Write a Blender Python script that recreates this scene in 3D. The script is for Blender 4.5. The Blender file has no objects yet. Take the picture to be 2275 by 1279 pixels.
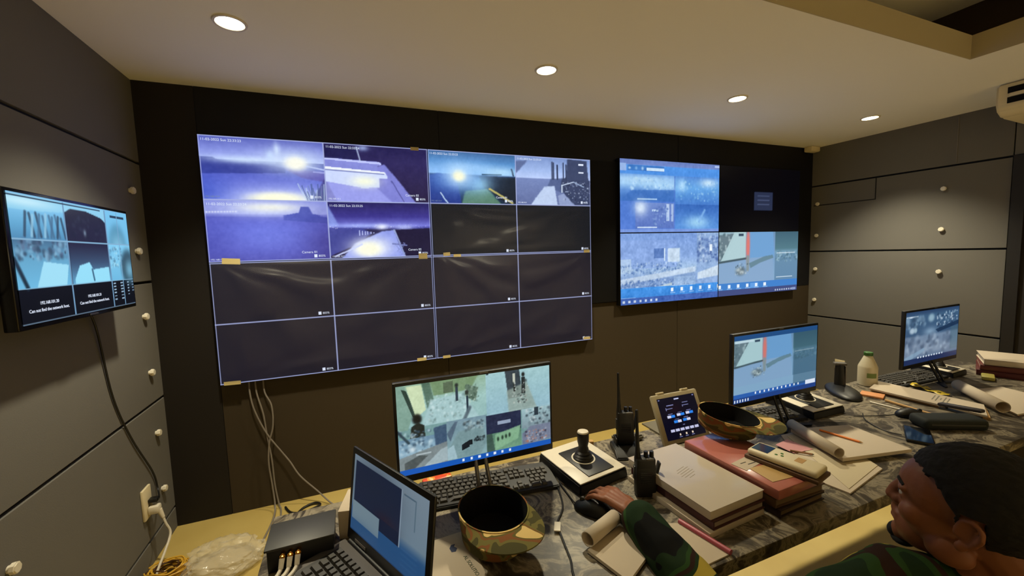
import bpy, bmesh, math, random
import numpy as np
from mathutils import Vector as V, Matrix as M, noise as mnoise
random.seed(7); rng = np.random.default_rng(7)
S = bpy.context.scene; C = S.collection
PI = math.pi; R = math.radians
# ------------------------------------------------------------------ camera, exposure, world
def camera():
    f, p, y, r = 901.477, -0.0860221, -0.3782072, 0.0301504
    Rz = M.Rotation(y, 3, 'Z'); Rx = M.Rotation(p, 3, 'X'); Ry = M.Rotation(r, 3, 'Y')
    Q = Rz @ Rx @ Ry
    right, fwd, up = Q.col[0], Q.col[1], Q.col[2]
    cd = bpy.data.cameras.new('camera'); co = bpy.data.objects.new('camera', cd); C.objects.link(co)
    m = M((right, up, -fwd)).transposed().to_4x4(); m.translation = V((0.707939, -2.649688, 1.464564))
    co.matrix_world = m
    cd.sensor_fit = 'HORIZONTAL'; cd.sensor_width = 36.0; cd.lens = f / 2275 * 36.0; cd.clip_start = 0.02
    S.camera = co
camera()
S.view_settings.view_transform = 'Standard'; S.view_settings.look = 'None'
S.view_settings.gamma = 1; S.view_settings.use_curve_mapping = False
S.view_settings.exposure = 0.2
W = bpy.data.worlds.new('world'); S.world = W; W.use_nodes = True
W.node_tree.nodes['Background'].inputs[0].default_value = (1, .8, .55, 1)
W.node_tree.nodes['Background'].inputs[1].default_value = 0.02
LAMP_W = 106.0; LAMP_COL = (1.0, .90, .64); LAMP_CONE = 104; LAMP_BLEND = .7
DESK = 0.69; SC = 1.0; CEIL = 2.40; XL = -0.29; XR = 5.05; YF = 0.06; YB = -5.4
# ------------------------------------------------------------------ colour and materials
def lin(c):
    c = np.asarray(c, float) / 255.0
    return np.where(c <= .04045, c / 12.92, ((c + .055) / 1.055) ** 2.4)
def rgba(c):
    l = lin(c); return (float(l[0]), float(l[1]), float(l[2]), 1.0)
MATS = {}
def mat(name, col=(128, 128, 128), rough=.5, metal=0, spec=.5, bump=0, bscale=60, coat=0, emit=None, estr=1, trans=0, alpha=1):
    if name in MATS: return MATS[name]
    m = bpy.data.materials.new(name); m.use_nodes = True; nt = m.node_tree; b = nt.nodes['Principled BSDF']
    b.inputs['Base Color'].default_value = rgba(col); b.inputs['Roughness'].default_value = rough
    b.inputs['Metallic'].default_value = metal; b.inputs['Specular IOR Level'].default_value = spec
    b.inputs['Coat Weight'].default_value = coat; b.inputs['Transmission Weight'].default_value = trans
    b.inputs['Alpha'].default_value = alpha
    if emit:
        b.inputs['Emission Color'].default_value = rgba(emit); b.inputs['Emission Strength'].default_value = estr
    if bump:
        tc = nt.nodes.new('ShaderNodeTexCoord'); n = nt.nodes.new('ShaderNodeTexNoise'); bp = nt.nodes.new('ShaderNodeBump')
        n.inputs['Scale'].default_value = bscale; n.inputs['Detail'].default_value = 4
        bp.inputs['Strength'].default_value = bump; bp.inputs['Distance'].default_value = .002
        nt.links.new(tc.outputs['Object'], n.inputs['Vector']); nt.links.new(n.outputs['Fac'], bp.inputs['Height'])
        nt.links.new(bp.outputs['Normal'], b.inputs['Normal'])
    MATS[name] = m; return m
def ramp(nt, stops, interp='LINEAR'):
    r = nt.nodes.new('ShaderNodeValToRGB'); cr = r.color_ramp; cr.interpolation = interp
    while len(cr.elements) < len(stops): cr.elements.new(1)
    for e, (p, c) in zip(cr.elements, stops): e.position = p; e.color = rgba(c)
    return r
def noisy(name, stops, scale, rough=.6, detail=5, dist=0, interp='LINEAR', spec=.5, stretch=(1, 1, 1), bump=0, coat=0):
    """a material whose colour is a noise pattern run through a ramp"""
    m = mat(name, rough=rough, spec=spec, coat=coat); nt = m.node_tree; b = nt.nodes['Principled BSDF']
    tc = nt.nodes.new('ShaderNodeTexCoord'); mp = nt.nodes.new('ShaderNodeMapping'); n = nt.nodes.new('ShaderNodeTexNoise')
    mp.inputs['Scale'].default_value = stretch
    n.inputs['Scale'].default_value = scale; n.inputs['Detail'].default_value = detail; n.inputs['Distortion'].default_value = dist
    r = ramp(nt, stops, interp)
    nt.links.new(tc.outputs['Object'], mp.inputs['Vector']); nt.links.new(mp.outputs['Vector'], n.inputs['Vector'])
    nt.links.new(n.outputs['Fac'], r.inputs['Fac']); nt.links.new(r.outputs['Color'], b.inputs['Base Color'])
    if bump:
        bp = nt.nodes.new('ShaderNodeBump'); bp.inputs['Strength'].default_value = bump; bp.inputs['Distance'].default_value = .002
        nt.links.new(n.outputs['Fac'], bp.inputs['Height']); nt.links.new(bp.outputs['Normal'], b.inputs['Normal'])
    return m
def screen_mat():
    m = mat('lit_screen', (4, 4, 6), rough=.35, spec=.25); nt = m.node_tree; b = nt.nodes['Principled BSDF']
    a = nt.nodes.new('ShaderNodeAttribute'); a.attribute_name = 'Col'
    nt.links.new(a.outputs['Color'], b.inputs['Emission Color']); b.inputs['Emission Strength'].default_value = .88
    return m
SCR = screen_mat()
def film_mat():
    m = bpy.data.materials.new('clear_film'); m.use_nodes = True; nt = m.node_tree; nt.nodes.clear()
    o = nt.nodes.new('ShaderNodeOutputMaterial'); mx = nt.nodes.new('ShaderNodeMixShader'); t = nt.nodes.new('ShaderNodeBsdfTransparent')
    p = nt.nodes.new('ShaderNodeBsdfPrincipled'); p.inputs['Base Color'].default_value = rgba((116, 106, 97)); p.inputs['Roughness'].default_value = .36
    p.inputs['Specular IOR Level'].default_value = .7
    mx.inputs[0].default_value = FILM_FAC
    nt.links.new(t.outputs[0], mx.inputs[1]); nt.links.new(p.outputs[0], mx.inputs[2]); nt.links.new(mx.outputs[0], o.inputs[0])
    return m
FILM_FAC = .09
FILM = film_mat()
def marble_mat():
    m = mat('black_marble', rough=.42, spec=.3); nt = m.node_tree; b = nt.nodes['Principled BSDF']
    tc = nt.nodes.new('ShaderNodeTexCoord')
    n0 = nt.nodes.new('ShaderNodeTexNoise'); n0.inputs['Scale'].default_value = 3; n0.inputs['Detail'].default_value = 3
    mx = nt.nodes.new('ShaderNodeMixRGB'); mx.blend_type = 'ADD'; mx.inputs[0].default_value = .35
    n = nt.nodes.new('ShaderNodeTexNoise'); n.inputs['Scale'].default_value = 6; n.inputs['Detail'].default_value = 11; n.inputs['Distortion'].default_value = 1.5
    n.inputs['Roughness'].default_value = .68
    r = ramp(nt, [(.30, (30, 27, 25)), (.43, (74, 67, 59)), (.50, (146, 136, 116)), (.54, (98, 90, 77)), (.62, (58, 52, 46)), (.74, (126, 116, 100))])
    nt.links.new(tc.outputs['Object'], n0.inputs['Vector']); nt.links.new(tc.outputs['Object'], mx.inputs[1])
    nt.links.new(n0.outputs['Color'], mx.inputs[2]); nt.links.new(mx.outputs[0], n.inputs['Vector'])
    nt.links.new(n.outputs['Fac'], r.inputs['Fac']); nt.links.new(r.outputs['Color'], b.inputs['Base Color'])
    return m
MARBLE = marble_mat()
BLK = mat('black_plastic', (16, 15, 16), rough=.45)
BLKG = mat('black_gloss', (10, 9, 10), rough=.15)
BLKM = mat('black_matte', (13, 12, 12), rough=.8, spec=.2)
KEY = mat('key_plastic', (50, 46, 40), rough=.5)
DARKB = mat('black_board', (9, 9, 12), rough=.7, spec=.2)
WHT = mat('white_plastic', (214, 205, 186), rough=.4)
CRM = mat('cream_plastic', (222, 208, 172), rough=.45)
PAPER = mat('white_paper', (190, 176, 156), rough=.85, spec=.2)
TAPE = mat('masking_tape', (206, 188, 132), rough=.7)
CARD = mat('cardboard', (186, 146, 92), rough=.8)
MAROON = mat('maroon_cover', (84, 30, 32), rough=.4)
PINKC = mat('pink_cover', (176, 104, 92), rough=.25, coat=.5)
PINK = mat('pink_paper', (222, 160, 160), rough=.8)
GOLD = mat('gold_metal', (222, 160, 70), rough=.25, metal=1)
STEEL = mat('steel', (150, 148, 146), rough=.35, metal=1)
SILV = mat('silver_plastic', (120, 116, 114), rough=.4, metal=.4)
CABLEK = mat('black_cable', (14, 12, 11), rough=.5)
CABLEW = mat('white_cable', (205, 196, 178), rough=.5)
CABLEG = mat('grey_cable', (120, 112, 104), rough=.5)
SKIN = mat('skin', (134, 82, 54), rough=.5, spec=.35, bump=.15, bscale=180)
HAIR = mat('black_hair', (6, 5, 5), rough=.85, bump=.8, bscale=140)
JCAMO = noisy('jacket_camouflage', [(0, (10, 10, 8)), (.40, (26, 44, 22)), (.50, (40, 66, 28)), (.555, (44, 26, 18)), (.605, (30, 50, 24)), (.635, (170, 150, 60))], 7.5, rough=.85, detail=1.2, interp='CONSTANT', spec=.15, dist=.6)
CCAMO = noisy('cap_camouflage', [(0, (70, 66, 36)), (.40, (104, 96, 50)), (.49, (118, 74, 40)), (.56, (92, 84, 42)), (.61, (206, 176, 112))], 13, rough=.85, detail=1.0, interp='CONSTANT', spec=.15, dist=.8, stretch=(1, 1, 1.5))
# ------------------------------------------------------------------ mesh helpers
class MB:
    """collects shapes into one mesh"""
    def __init__(s): s.bm = bmesh.new()
    def _add(s, b, mtx=None):
        if mtx is not None: bmesh.ops.transform(b, matrix=mtx, verts=b.verts)
        t = bpy.data.meshes.new('t'); b.to_mesh(t); b.free(); s.bm.from_mesh(t); bpy.data.meshes.remove(t); return s
    def box(s, c, sz, bev=0, rot=None, seg=2):
        b = bmesh.new(); bmesh.ops.create_cube(b, size=1); bmesh.ops.scale(b, vec=sz, verts=b.verts)
        if bev: bmesh.ops.bevel(b, geom=b.edges[:], offset=min(bev, min(sz) * .45), segments=seg, profile=.5, affect='EDGES')
        m = M.Translation(c)
        if rot is not None: m = m @ rot.to_4x4()
        return s._add(b, m)
    def cyl(s, p, q, r, r2=None, n=20, bev=0):
        p, q = V(p), V(q); d = q - p; b = bmesh.new()
        bmesh.ops.create_cone(b, cap_ends=True, segments=n, radius1=r, radius2=r if r2 is None else r2, depth=d.length)
        if bev:
            es = [e for e in b.edges if abs(e.verts[0].co.z - e.verts[1].co.z) < 1e-6]
            bmesh.ops.bevel(b, geom=es, offset=bev, segments=2, affect='EDGES')
        return s._add(b, M.Translation((p + q) / 2) @ d.to_track_quat('Z', 'Y').to_matrix().to_4x4())
    def ball(s, c, r, n=20, rot=None):
        b = bmesh.new(); bmesh.ops.create_uvsphere(b, u_segments=n, v_segments=max(8, n * 2 // 3), radius=1)
        if isinstance(r, (int, float)): r = (r, r, r)
        m = M.Translation(c)
        if rot is not None: m = m @ rot.to_4x4()
        return s._add(b, m @ M.Diagonal((*r, 1)))
    def cap(s, p, q, r, r2=None, n=16):
        r2 = r if r2 is None else r2
        s.cyl(p, q, r, r2, n); s.ball(p, r, n); return s.ball(q, r2, n)
    def prism(s, pts, z0, z1, bev=0, seg=2, mtx=None):
        b = bmesh.new(); vs = [b.verts.new((x, y, z0)) for x, y in pts]; f = b.faces.new(vs)
        r = bmesh.ops.extrude_face_region(b, geom=[f]); bmesh.ops.translate(b, vec=(0, 0, z1 - z0), verts=[v for v in r['geom'] if isinstance(v, bmesh.types.BMVert)])
        bmesh.ops.recalc_face_normals(b, faces=b.faces[:])
        if bev: bmesh.ops.bevel(b, geom=b.edges[:], offset=bev, segments=seg, affect='EDGES')
        return s._add(b, mtx)
    def lathe(s, prof, n=32, mtx=None):
        b = bmesh.new(); rows = []
        for r, z in prof:
            rows.append([b.verts.new((r * math.cos(2 * PI * i / n), r * math.sin(2 * PI * i / n), z)) for i in range(n)] if r > 1e-6 else [b.verts.new((0, 0, z))])
        for a, c in zip(rows, rows[1:]):
            for i in range(n):
                j = (i + 1) % n
                if len(a) == 1 and len(c) == 1: continue
                if len(a) == 1: b.faces.new((a[0], c[j], c[i]))
                elif len(c) == 1: b.faces.new((a[i], a[j], c[0]))
                else: b.faces.new((a[i], a[j], c[j], c[i]))
        bmesh.ops.recalc_face_normals(b, faces=b.faces[:])
        return s._add(b, mtx)
    def tube(s, pts, r, n=8, sub=6, taper=None):
        P = [V(p) for p in pts]; Q = []
        for i in range(len(P) - 1):
            p0, p1, p2, p3 = P[max(i - 1, 0)], P[i], P[i + 1], P[min(i + 2, len(P) - 1)]
            for k in range(sub):
                t = k / sub
                Q.append(.5 * (2 * p1 + (p2 - p0) * t + (2 * p0 - 5 * p1 + 4 * p2 - p3) * t * t + (3 * p1 - p0 - 3 * p2 + p3) * t ** 3))
        Q.append(P[-1]); b = bmesh.new(); rows = []; nrm = None
        for i, p in enumerate(Q):
            d = (Q[min(i + 1, len(Q) - 1)] - Q[max(i - 1, 0)]).normalized()
            if nrm is None: nrm = d.orthogonal().normalized()
            nrm = (nrm - d * nrm.dot(d)).normalized(); bn = d.cross(nrm)
            rr = r if taper is None else r * (1 + (taper - 1) * i / (len(Q) - 1))
            rows.append([b.verts.new(p + nrm * rr * math.cos(2 * PI * k / n) + bn * rr * math.sin(2 * PI * k / n)) for k in range(n)])
        for a, c in zip(rows, rows[1:]):
            for k in range(n): b.faces.new((a[k], a[(k + 1) % n], c[(k + 1) % n], c[k]))
        b.faces.new(rows[0][::-1]); b.faces.new(rows[-1])
        return s._add(b)
    def sheet(s, pts, z0, z1): return s.prism(pts, z0, z1)
    def faces(s, vs, fs):
        b = bmesh.new(); vv = [b.verts.new(v) for v in vs]
        for f in fs: b.faces.new([vv[i] for i in f])
        return s._add(b)
    def build(s, name, material, parent=None, smooth=True, angle=35):
        me = bpy.data.meshes.new(name); s.bm.to_mesh(me); s.bm.free()
        if smooth:
            me.polygons.foreach_set('use_smooth', [True] * len(me.polygons)); me.set_sharp_from_angle(angle=R(angle))
        me.materials.append(material); o = bpy.data.objects.new(name, me); C.objects.link(o)
        if parent is not None: o.parent = parent
        return o
def tag(o, label, cat, group=None, kind=None):
    o['label'] = label; o['category'] = cat
    if group: o['group'] = group
    if kind: o['kind'] = kind
    return o
def thing(name, label, cat, loc=(0, 0, 0), rz=0, group=None):
    o = bpy.data.objects.new(name, None); C.objects.link(o); o.empty_display_size = .05
    o.location = loc; o.rotation_euler = (0, 0, rz); o.scale = (SC, SC, SC)
    return tag(o, label, cat, group)
def struct(name, mb, m, parent=None, smooth=False):
    o = mb.build(name, m, parent, smooth=smooth)
    if parent is None: o['kind'] = 'structure'
    return o
def dup(root, loc, rz, label):
    """a copy of a thing with copies of its parts and sub-parts"""
    r = root.copy(); C.objects.link(r); r.location = loc; r.rotation_euler = (0, 0, rz); r['label'] = label
    for ch in list(root.children):
        c = ch.copy(); C.objects.link(c); c.parent = r
        for g in list(ch.children):
            d = g.copy(); C.objects.link(d); d.parent = c
    return r
def text(body, size, loc, rot, material, parent, name='lettering', align='LEFT', depth=.0002):
    cu = bpy.data.curves.new('txt', 'FONT'); cu.body = body; cu.size = size; cu.align_x = align; cu.extrude = depth
    t = bpy.data.objects.new('txt', cu); C.objects.link(t)
    me = bpy.data.meshes.new_from_object(t.evaluated_get(bpy.context.evaluated_depsgraph_get()))
    bpy.data.objects.remove(t); bpy.data.curves.remove(cu); me.materials.clear(); me.materials.append(material)
    o = bpy.data.objects.new(name, me); C.objects.link(o); o.parent = parent; o.location = loc; o.rotation_euler = rot
    return o
UPR = (R(90), 0, 0)      # text standing upright, facing -y
# ------------------------------------------------------------------ pictures on the screens
class Pic:
    """a small picture painted in numpy; x to the right, y down, both 0..1"""
    def __init__(s, w, h, col=(0, 0, 0)):
        s.w, s.h = w, h; s.a = np.ones((h, w, 3)) * np.array(col, float)
        s.X, s.Y = np.meshgrid((np.arange(w) + .5) / w, (np.arange(h) + .5) / h)
    def mix(s, k, col): s.a = s.a * (1 - k[..., None]) + np.array(col, float) * k[..., None]; return s
    def vg(s, *st, box=(0, 0, 1, 1)):
        ys = [p for p, _ in st]; m = (s.X >= box[0]) & (s.X < box[2]) & (s.Y >= box[1]) & (s.Y < box[3])
        yy = (s.Y - box[1]) / (box[3] - box[1])
        g = np.stack([np.interp(yy, ys, [c[i] for _, c in st]) for i in range(3)], -1); s.a[m] = g[m]; return s
    def glow(s, cx, cy, rx, ry, col, k=1, p=1): return s.mix(k * np.exp(-(((s.X - cx) / rx) ** 2 + ((s.Y - cy) / ry) ** 2) ** p), col)
    def poly(s, pts, col, k=1, soft=0):
        ins = np.zeros((s.h, s.w), bool); n = len(pts)
        for i in range(n):
            (x1, y1), (x2, y2) = pts[i], pts[(i + 1) % n]
            c = ((y1 > s.Y) != (y2 > s.Y)) & (s.X < (x2 - x1) * (s.Y - y1) / (y2 - y1 + 1e-12) + x1); ins ^= c
        mk = ins.astype(float)
        for _ in range(soft):
            q = np.pad(mk, 1, mode='edge'); mk = (q[1:-1, 1:-1] * 2 + q[:-2, 1:-1] + q[2:, 1:-1] + q[1:-1, :-2] + q[1:-1, 2:]) / 6
        return s.mix(mk * k, col)
    def rect(s, x0, y0, x1, y1, col, k=1): return s.poly([(x0, y0), (x1, y0), (x1, y1), (x0, y1)], col, k)
    def line(s, x1, y1, x2, y2, wd, col, k=1):
        asp = s.w / s.h; dx, dy = (x2 - x1) * asp, y2 - y1; L = dx * dx + dy * dy + 1e-9
        t = np.clip(((s.X - x1) * asp * dx + (s.Y - y1) * dy) / L, 0, 1)
        d = np.hypot((s.X - x1) * asp - t * dx, s.Y - y1 - t * dy)
        return s.mix(np.clip(1.5 - d / wd, 0, 1) * k, col)
    def noise(s, amp, cells, box=(0, 0, 1, 1)):
        gy, gx = max(2, int(cells * s.h / s.w)), cells
        g = rng.normal(0, 1, (gy + 1, gx + 1)); fx, fy = s.X * (gx - 1e-6), s.Y * (gy - 1e-6); ix, iy = fx.astype(int), fy.astype(int); fx -= ix; fy -= iy
        v = (g[iy, ix] * (1 - fx) + g[iy, ix + 1] * fx) * (1 - fy) + (g[iy + 1, ix] * (1 - fx) + g[iy + 1, ix + 1] * fx) * fy
        m = (s.X >= box[0]) & (s.X < box[2]) & (s.Y >= box[1]) & (s.Y < box[3]); s.a += (v * m * amp)[..., None]; return s
    def spots(s, n, box, cols, rmin=.004, rmax=.012):
        rmin *= .6; rmax *= .6
        for _ in range(int(n * 1.8)):
            x = random.uniform(box[0], box[2]); y = random.uniform(box[1], box[3]); r = random.uniform(rmin, rmax)
            s.glow(x, y, r, r * s.w / s.h * random.uniform(.6, 1.3), random.choice(cols), random.uniform(.3, .85), 1.4)
        return s
    def put(s, q, x0, y0, x1, y1):
        """place another picture into a rectangle of this one"""
        m = (s.X >= x0) & (s.X < x1) & (s.Y >= y0) & (s.Y < y1)
        ix = np.clip(((s.X - x0) / (x1 - x0) * q.w).astype(int), 0, q.w - 1); iy = np.clip(((s.Y - y0) / (y1 - y0) * q.h).astype(int), 0, q.h - 1)
        s.a[m] = q.a[iy, ix][m]; return s
def screen(name, pic, w, h, parent, loc=(0, 0, 0), rot=(0, 0, 0)):
    """an emissive display, w by h metres, standing upright and facing -y, centred on loc"""
    nx, ny = pic.w, pic.h
    xs = (np.arange(nx) / (nx - 1) - .5) * w; zs = (.5 - np.arange(ny) / (ny - 1)) * h
    co = np.zeros((ny, nx, 3)); co[..., 0] = xs[None]; co[..., 2] = zs[:, None]
    i = np.arange(nx * ny).reshape(ny, nx); f = np.stack([i[1:, :-1], i[1:, 1:], i[:-1, 1:], i[:-1, :-1]], -1).reshape(-1, 4)
    me = bpy.data.meshes.new(name); me.vertices.add(nx * ny); me.vertices.foreach_set('co', co.ravel())
    me.loops.add(f.size); me.loops.foreach_set('vertex_index', f.ravel().astype(np.int32))
    me.polygons.add(len(f)); me.polygons.foreach_set('loop_start', np.arange(0, f.size, 4, dtype=np.int32))
    me.update(calc_edges=True)
    at = me.color_attributes.new('Col', 'FLOAT_COLOR', 'POINT'); col = np.ones((ny * nx, 4)); col[:, :3] = lin(np.clip(pic.a, 0, 255)).reshape(-1, 3)
    at.data.foreach_set('color', col.ravel()); me.materials.append(SCR); me.validate()
    o = bpy.data.objects.new(name, me); C.objects.link(o); o.parent = parent; o.location = loc; o.rotation_euler = rot
    return o
TXT = mat('screen_text', (5, 5, 5), emit=(225, 235, 255), estr=.85)
TXTD = mat('screen_text_dim', (5, 5, 5), emit=(120, 140, 165), estr=.8)
INK = mat('printed_ink', (60, 56, 50), rough=.8)
INKG = mat('green_ink', (60, 110, 40), rough=.8)
# ------------------------------------------------------------------ the room
WALLP = mat('grey_laminate', (106, 103, 98), rough=.75, spec=.25, bump=.15, bscale=220)
WALLB = mat('wall_backing', (14, 12, 11), rough=.8)
FRONT_SHADE = mat('upper_front_shade', (17, 17, 21), rough=.6, spec=.25)  # shade on the upper front wall, put into its panel colour
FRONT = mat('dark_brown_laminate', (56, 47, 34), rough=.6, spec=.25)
CEILM = mat('ceiling_paint', (247, 244, 238), rough=.85, spec=.2)
TRAYD = mat('tray_side_shade', (62, 50, 38), rough=.8)  # recess sides coloured dark for the shadow above the lip
FLOORM = noisy('cream_floor_tile', [(.3, (176, 151, 85)), (.7, (188, 165, 99))], 3, rough=.35, detail=3)
struct('floor', MB().box(((XL + XR) / 2, (YF + YB) / 2, -.03), (XR - XL + .4, YF - YB + .4, .06)), FLOORM)
# ceiling with a sunken tray
TX0, TX1, TY0, TY1 = -.0, 3.79, -4.9, -1.49
cm = MB()
def slab(mb, x0, x1, y0, y1, z0, z1): mb.box(((x0 + x1) / 2, (y0 + y1) / 2, (z0 + z1) / 2), (x1 - x0, y1 - y0, z1 - z0))
slab(cm, XL - .1, XR + .1, TY1, YF + .1, CEIL, CEIL + .04); slab(cm, XL - .1, XR + .1, YB - .1, TY0, CEIL, CEIL + .04)
slab(cm, XL - .1, TX0, TY0, TY1, CEIL, CEIL + .04); slab(cm, TX1, XR + .1, TY0, TY1, CEIL, CEIL + .04)
ceil = struct('ceiling', cm, CEILM)
lm = MB()
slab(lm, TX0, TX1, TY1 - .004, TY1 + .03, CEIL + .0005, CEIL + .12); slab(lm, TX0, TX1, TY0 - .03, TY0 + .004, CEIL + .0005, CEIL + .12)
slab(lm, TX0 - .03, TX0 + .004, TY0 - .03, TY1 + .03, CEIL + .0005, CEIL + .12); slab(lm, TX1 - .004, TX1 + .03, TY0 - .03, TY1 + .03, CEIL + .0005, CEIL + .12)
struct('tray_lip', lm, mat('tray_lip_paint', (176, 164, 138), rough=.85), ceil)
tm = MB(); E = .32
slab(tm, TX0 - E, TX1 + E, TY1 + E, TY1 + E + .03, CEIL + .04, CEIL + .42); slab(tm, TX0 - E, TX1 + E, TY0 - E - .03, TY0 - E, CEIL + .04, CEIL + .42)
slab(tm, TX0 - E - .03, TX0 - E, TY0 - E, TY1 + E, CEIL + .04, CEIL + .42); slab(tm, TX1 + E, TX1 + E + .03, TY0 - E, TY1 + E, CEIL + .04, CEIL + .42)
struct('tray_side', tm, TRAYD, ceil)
um = MB(); slab(um, TX0 - E - .05, TX1 + E + .05, TY0 - E - .05, TY1 + E + .05, CEIL + .40, CEIL + .44)
struct('tray_top', um, CEILM, ceil)
# walls: backing board with separate panels and open joints between them
def panel_wall(name, x, sgn, joints, y0, y1):
    mb = MB(); slab(mb, *sorted((x, x + sgn * .1)), YB - .1, YF + .1, 0, CEIL)
    w = struct(name, mb, WALLB); zs = [0] + joints + [CEIL]
    for a, b in zip(zs, zs[1:]):
        p = MB(); g0 = 0 if a == 0 else .007; g1 = 0 if b == CEIL else .007
        p.box((x - sgn * .009, (y0 + y1) / 2, (a + g0 + b - g1) / 2), (.018, y1 - y0, b - a - g0 - g1), bev=.002)
        struct('wall_panel', p, WALLP, w)
    return w
panel_wall('wall_left', XL, -1, [.119, .748, 1.37, 1.982], YB, YF)
wr = panel_wall('wall_right', XR, 1, [.742, 1.389, 2.03], -1.27, YF)
p = MB(); slab(p, XR - .018, XR, YB, -1.277, 2.037, CEIL); struct('wall_panel', p, WALLP, wr)
p = MB()     # access hatch outline near the corner of the right wall
for y0, y1, z0, z1 in ((-.475, .03, 1.836, 1.844), (-.483, -.475, 1.836, 2.022)): slab(p, XR - .0195, XR - .018, y0, y1, z0, z1)
struct('hatch_joint', p, WALLB, wr)
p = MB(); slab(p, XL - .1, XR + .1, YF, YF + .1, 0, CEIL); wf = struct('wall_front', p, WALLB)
p = MB(); slab(p, XL + .018, -.012, YF - .006, YF, 0, CEIL); struct('wall_panel', p, mat('front_strip_shade', (30, 26, 23), rough=.6, spec=.25), wf)  # strip coloured dark to offset lamp light that reaches this corner
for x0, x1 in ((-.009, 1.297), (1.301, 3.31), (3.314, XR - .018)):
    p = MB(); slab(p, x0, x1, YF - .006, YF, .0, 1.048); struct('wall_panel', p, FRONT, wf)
    p = MB(); slab(p, x0, x1, YF - .006, YF, 1.052, CEIL); struct('wall_panel', p, FRONT_SHADE, wf)
p = MB(); slab(p, XL - .1, XR + .1, YB - .1, YB, 0, CEIL); struct('wall_back', p, mat('back_wall_bounce', (226, 214, 186), rough=.8))  # unseen wall, made pale to bounce light onto the ceiling
# dark door leaf and frame on the right wall
p = MB(); slab(p, XR - .012, XR, -2.3, -1.34, 0, 2.03); dr = struct('door_1', p, mat('door_dark', (30, 24, 21), rough=.6))
p = MB(); slab(p, XR - .03, XR, -1.34, -1.277, 0, 2.033); slab(p, XR - .03, XR, -2.37, -2.3, 0, 2.033); struct('door_frame', p, mat('door_frame_dark', (24, 20, 18), rough=.6), dr)
p = MB(); p.cyl((XR - .012, -2.2, 1.0), (XR - .05, -2.2, 1.0), .01); p.cyl((XR - .05, -2.2, 1.0), (XR - .05, -2.09, 1.0), .009); struct('door_handle', p, STEEL, dr)
# thin pale cable run on the upper right wall
tag(MB().box((XR - .0205, -.985, 2.215), (.004, .004, .34)).build('surface_wire', CABLEG), 'thin pale vertical wire on the upper part of the right wall', 'wire')
# ------------------------------------------------------------------ downlights
LABD = ['largest downlight, at the left, above the left wall display', 'second downlight from the left, above the top middle of the video wall',
        'third downlight from the left, above the gap beside the small screens', 'rightmost downlight, near the right wall']
EMD = mat('lamp_diffuser', (250, 245, 235), emit=(255, 240, 205), estr=14)
def downlight(i, x, y):
    t = thing('recessed_downlight', LABD[i], 'ceiling light', (x, y, CEIL), 0, 'recessed ceiling downlights')
    MB().lathe([(.048, -.003), (.050, -.006), (.058, -.006), (.060, -.001), (.060, -.0005), (.048, -.0005)], 40).build('trim_ring', WHT, t)
    MB().lathe([(0, -.004), (.047, -.004), (.047, -.001), (0, -.001)], 40).build('diffuser', EMD, t)
    ld = bpy.data.lights.new('downlight_beam', 'SPOT'); ld.energy = LAMP_W * (1 if y > -2 else 1.5); ld.color = LAMP_COL; ld.spot_size = R(LAMP_CONE if y > -2 else 96); ld.spot_blend = LAMP_BLEND
    ld.shadow_soft_size = .04
    lo = bpy.data.objects.new('lamp', ld); C.objects.link(lo); lo.parent = t; lo.location = (0, 0, -.02)
LABD += ['leftmost of the added fill downlights, unseen behind the camera', 'second from the left of the added fill downlights, unseen behind the camera', 'third from the left of the added fill downlights, unseen behind the camera', 'rightmost of the added fill downlights, unseen behind the camera']
for i, (x, y) in enumerate(((.328, -.69), (1.71, -.70), (3.06, -.71), (4.42, -.73), (.33, -5.05), (1.71, -5.05), (3.06, -5.05), (4.42, -5.05))): downlight(i, x, y)  # last four are an unseen row added to brighten the ceiling
# ------------------------------------------------------------------ ceiling air conditioner
t = thing('ceiling_air_conditioner', 'cream ceiling air conditioner with dark air slots at the top right', 'air conditioner', (4.70, -1.80, CEIL))
p = MB(); prof = [(.25, -.0005), (-.225, -.0005), (-.235, -.02), (-.235, -.125), (-.215, -.165), (-.16, -.195), (.25, -.205)]
p.prism(prof, -.44, .44, bev=.012, seg=3, mtx=M(((1, 0, 0, 0), (0, 0, 1, 0), (0, 1, 0, 0), (0, 0, 0, 1)))); p.build('body', CRM, t)
p = MB(); p.box((-.2345, -.01, -.048), (.006, .80, .036)); p.box((-.2345, -.01, -.106), (.006, .80, .034)); p.build('air_slot', BLKM, t)
MB().box((-.241, -.01, -.077), (.012, .78, .020), bev=.003).build('vane', CRM, t)
tag(MB().box((4.93, -.0, CEIL - .026), (.13, .075, .05), bev=.012).build('corner_sensor', CRM), 'small cream sensor box in the far right ceiling corner', 'sensor')
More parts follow.
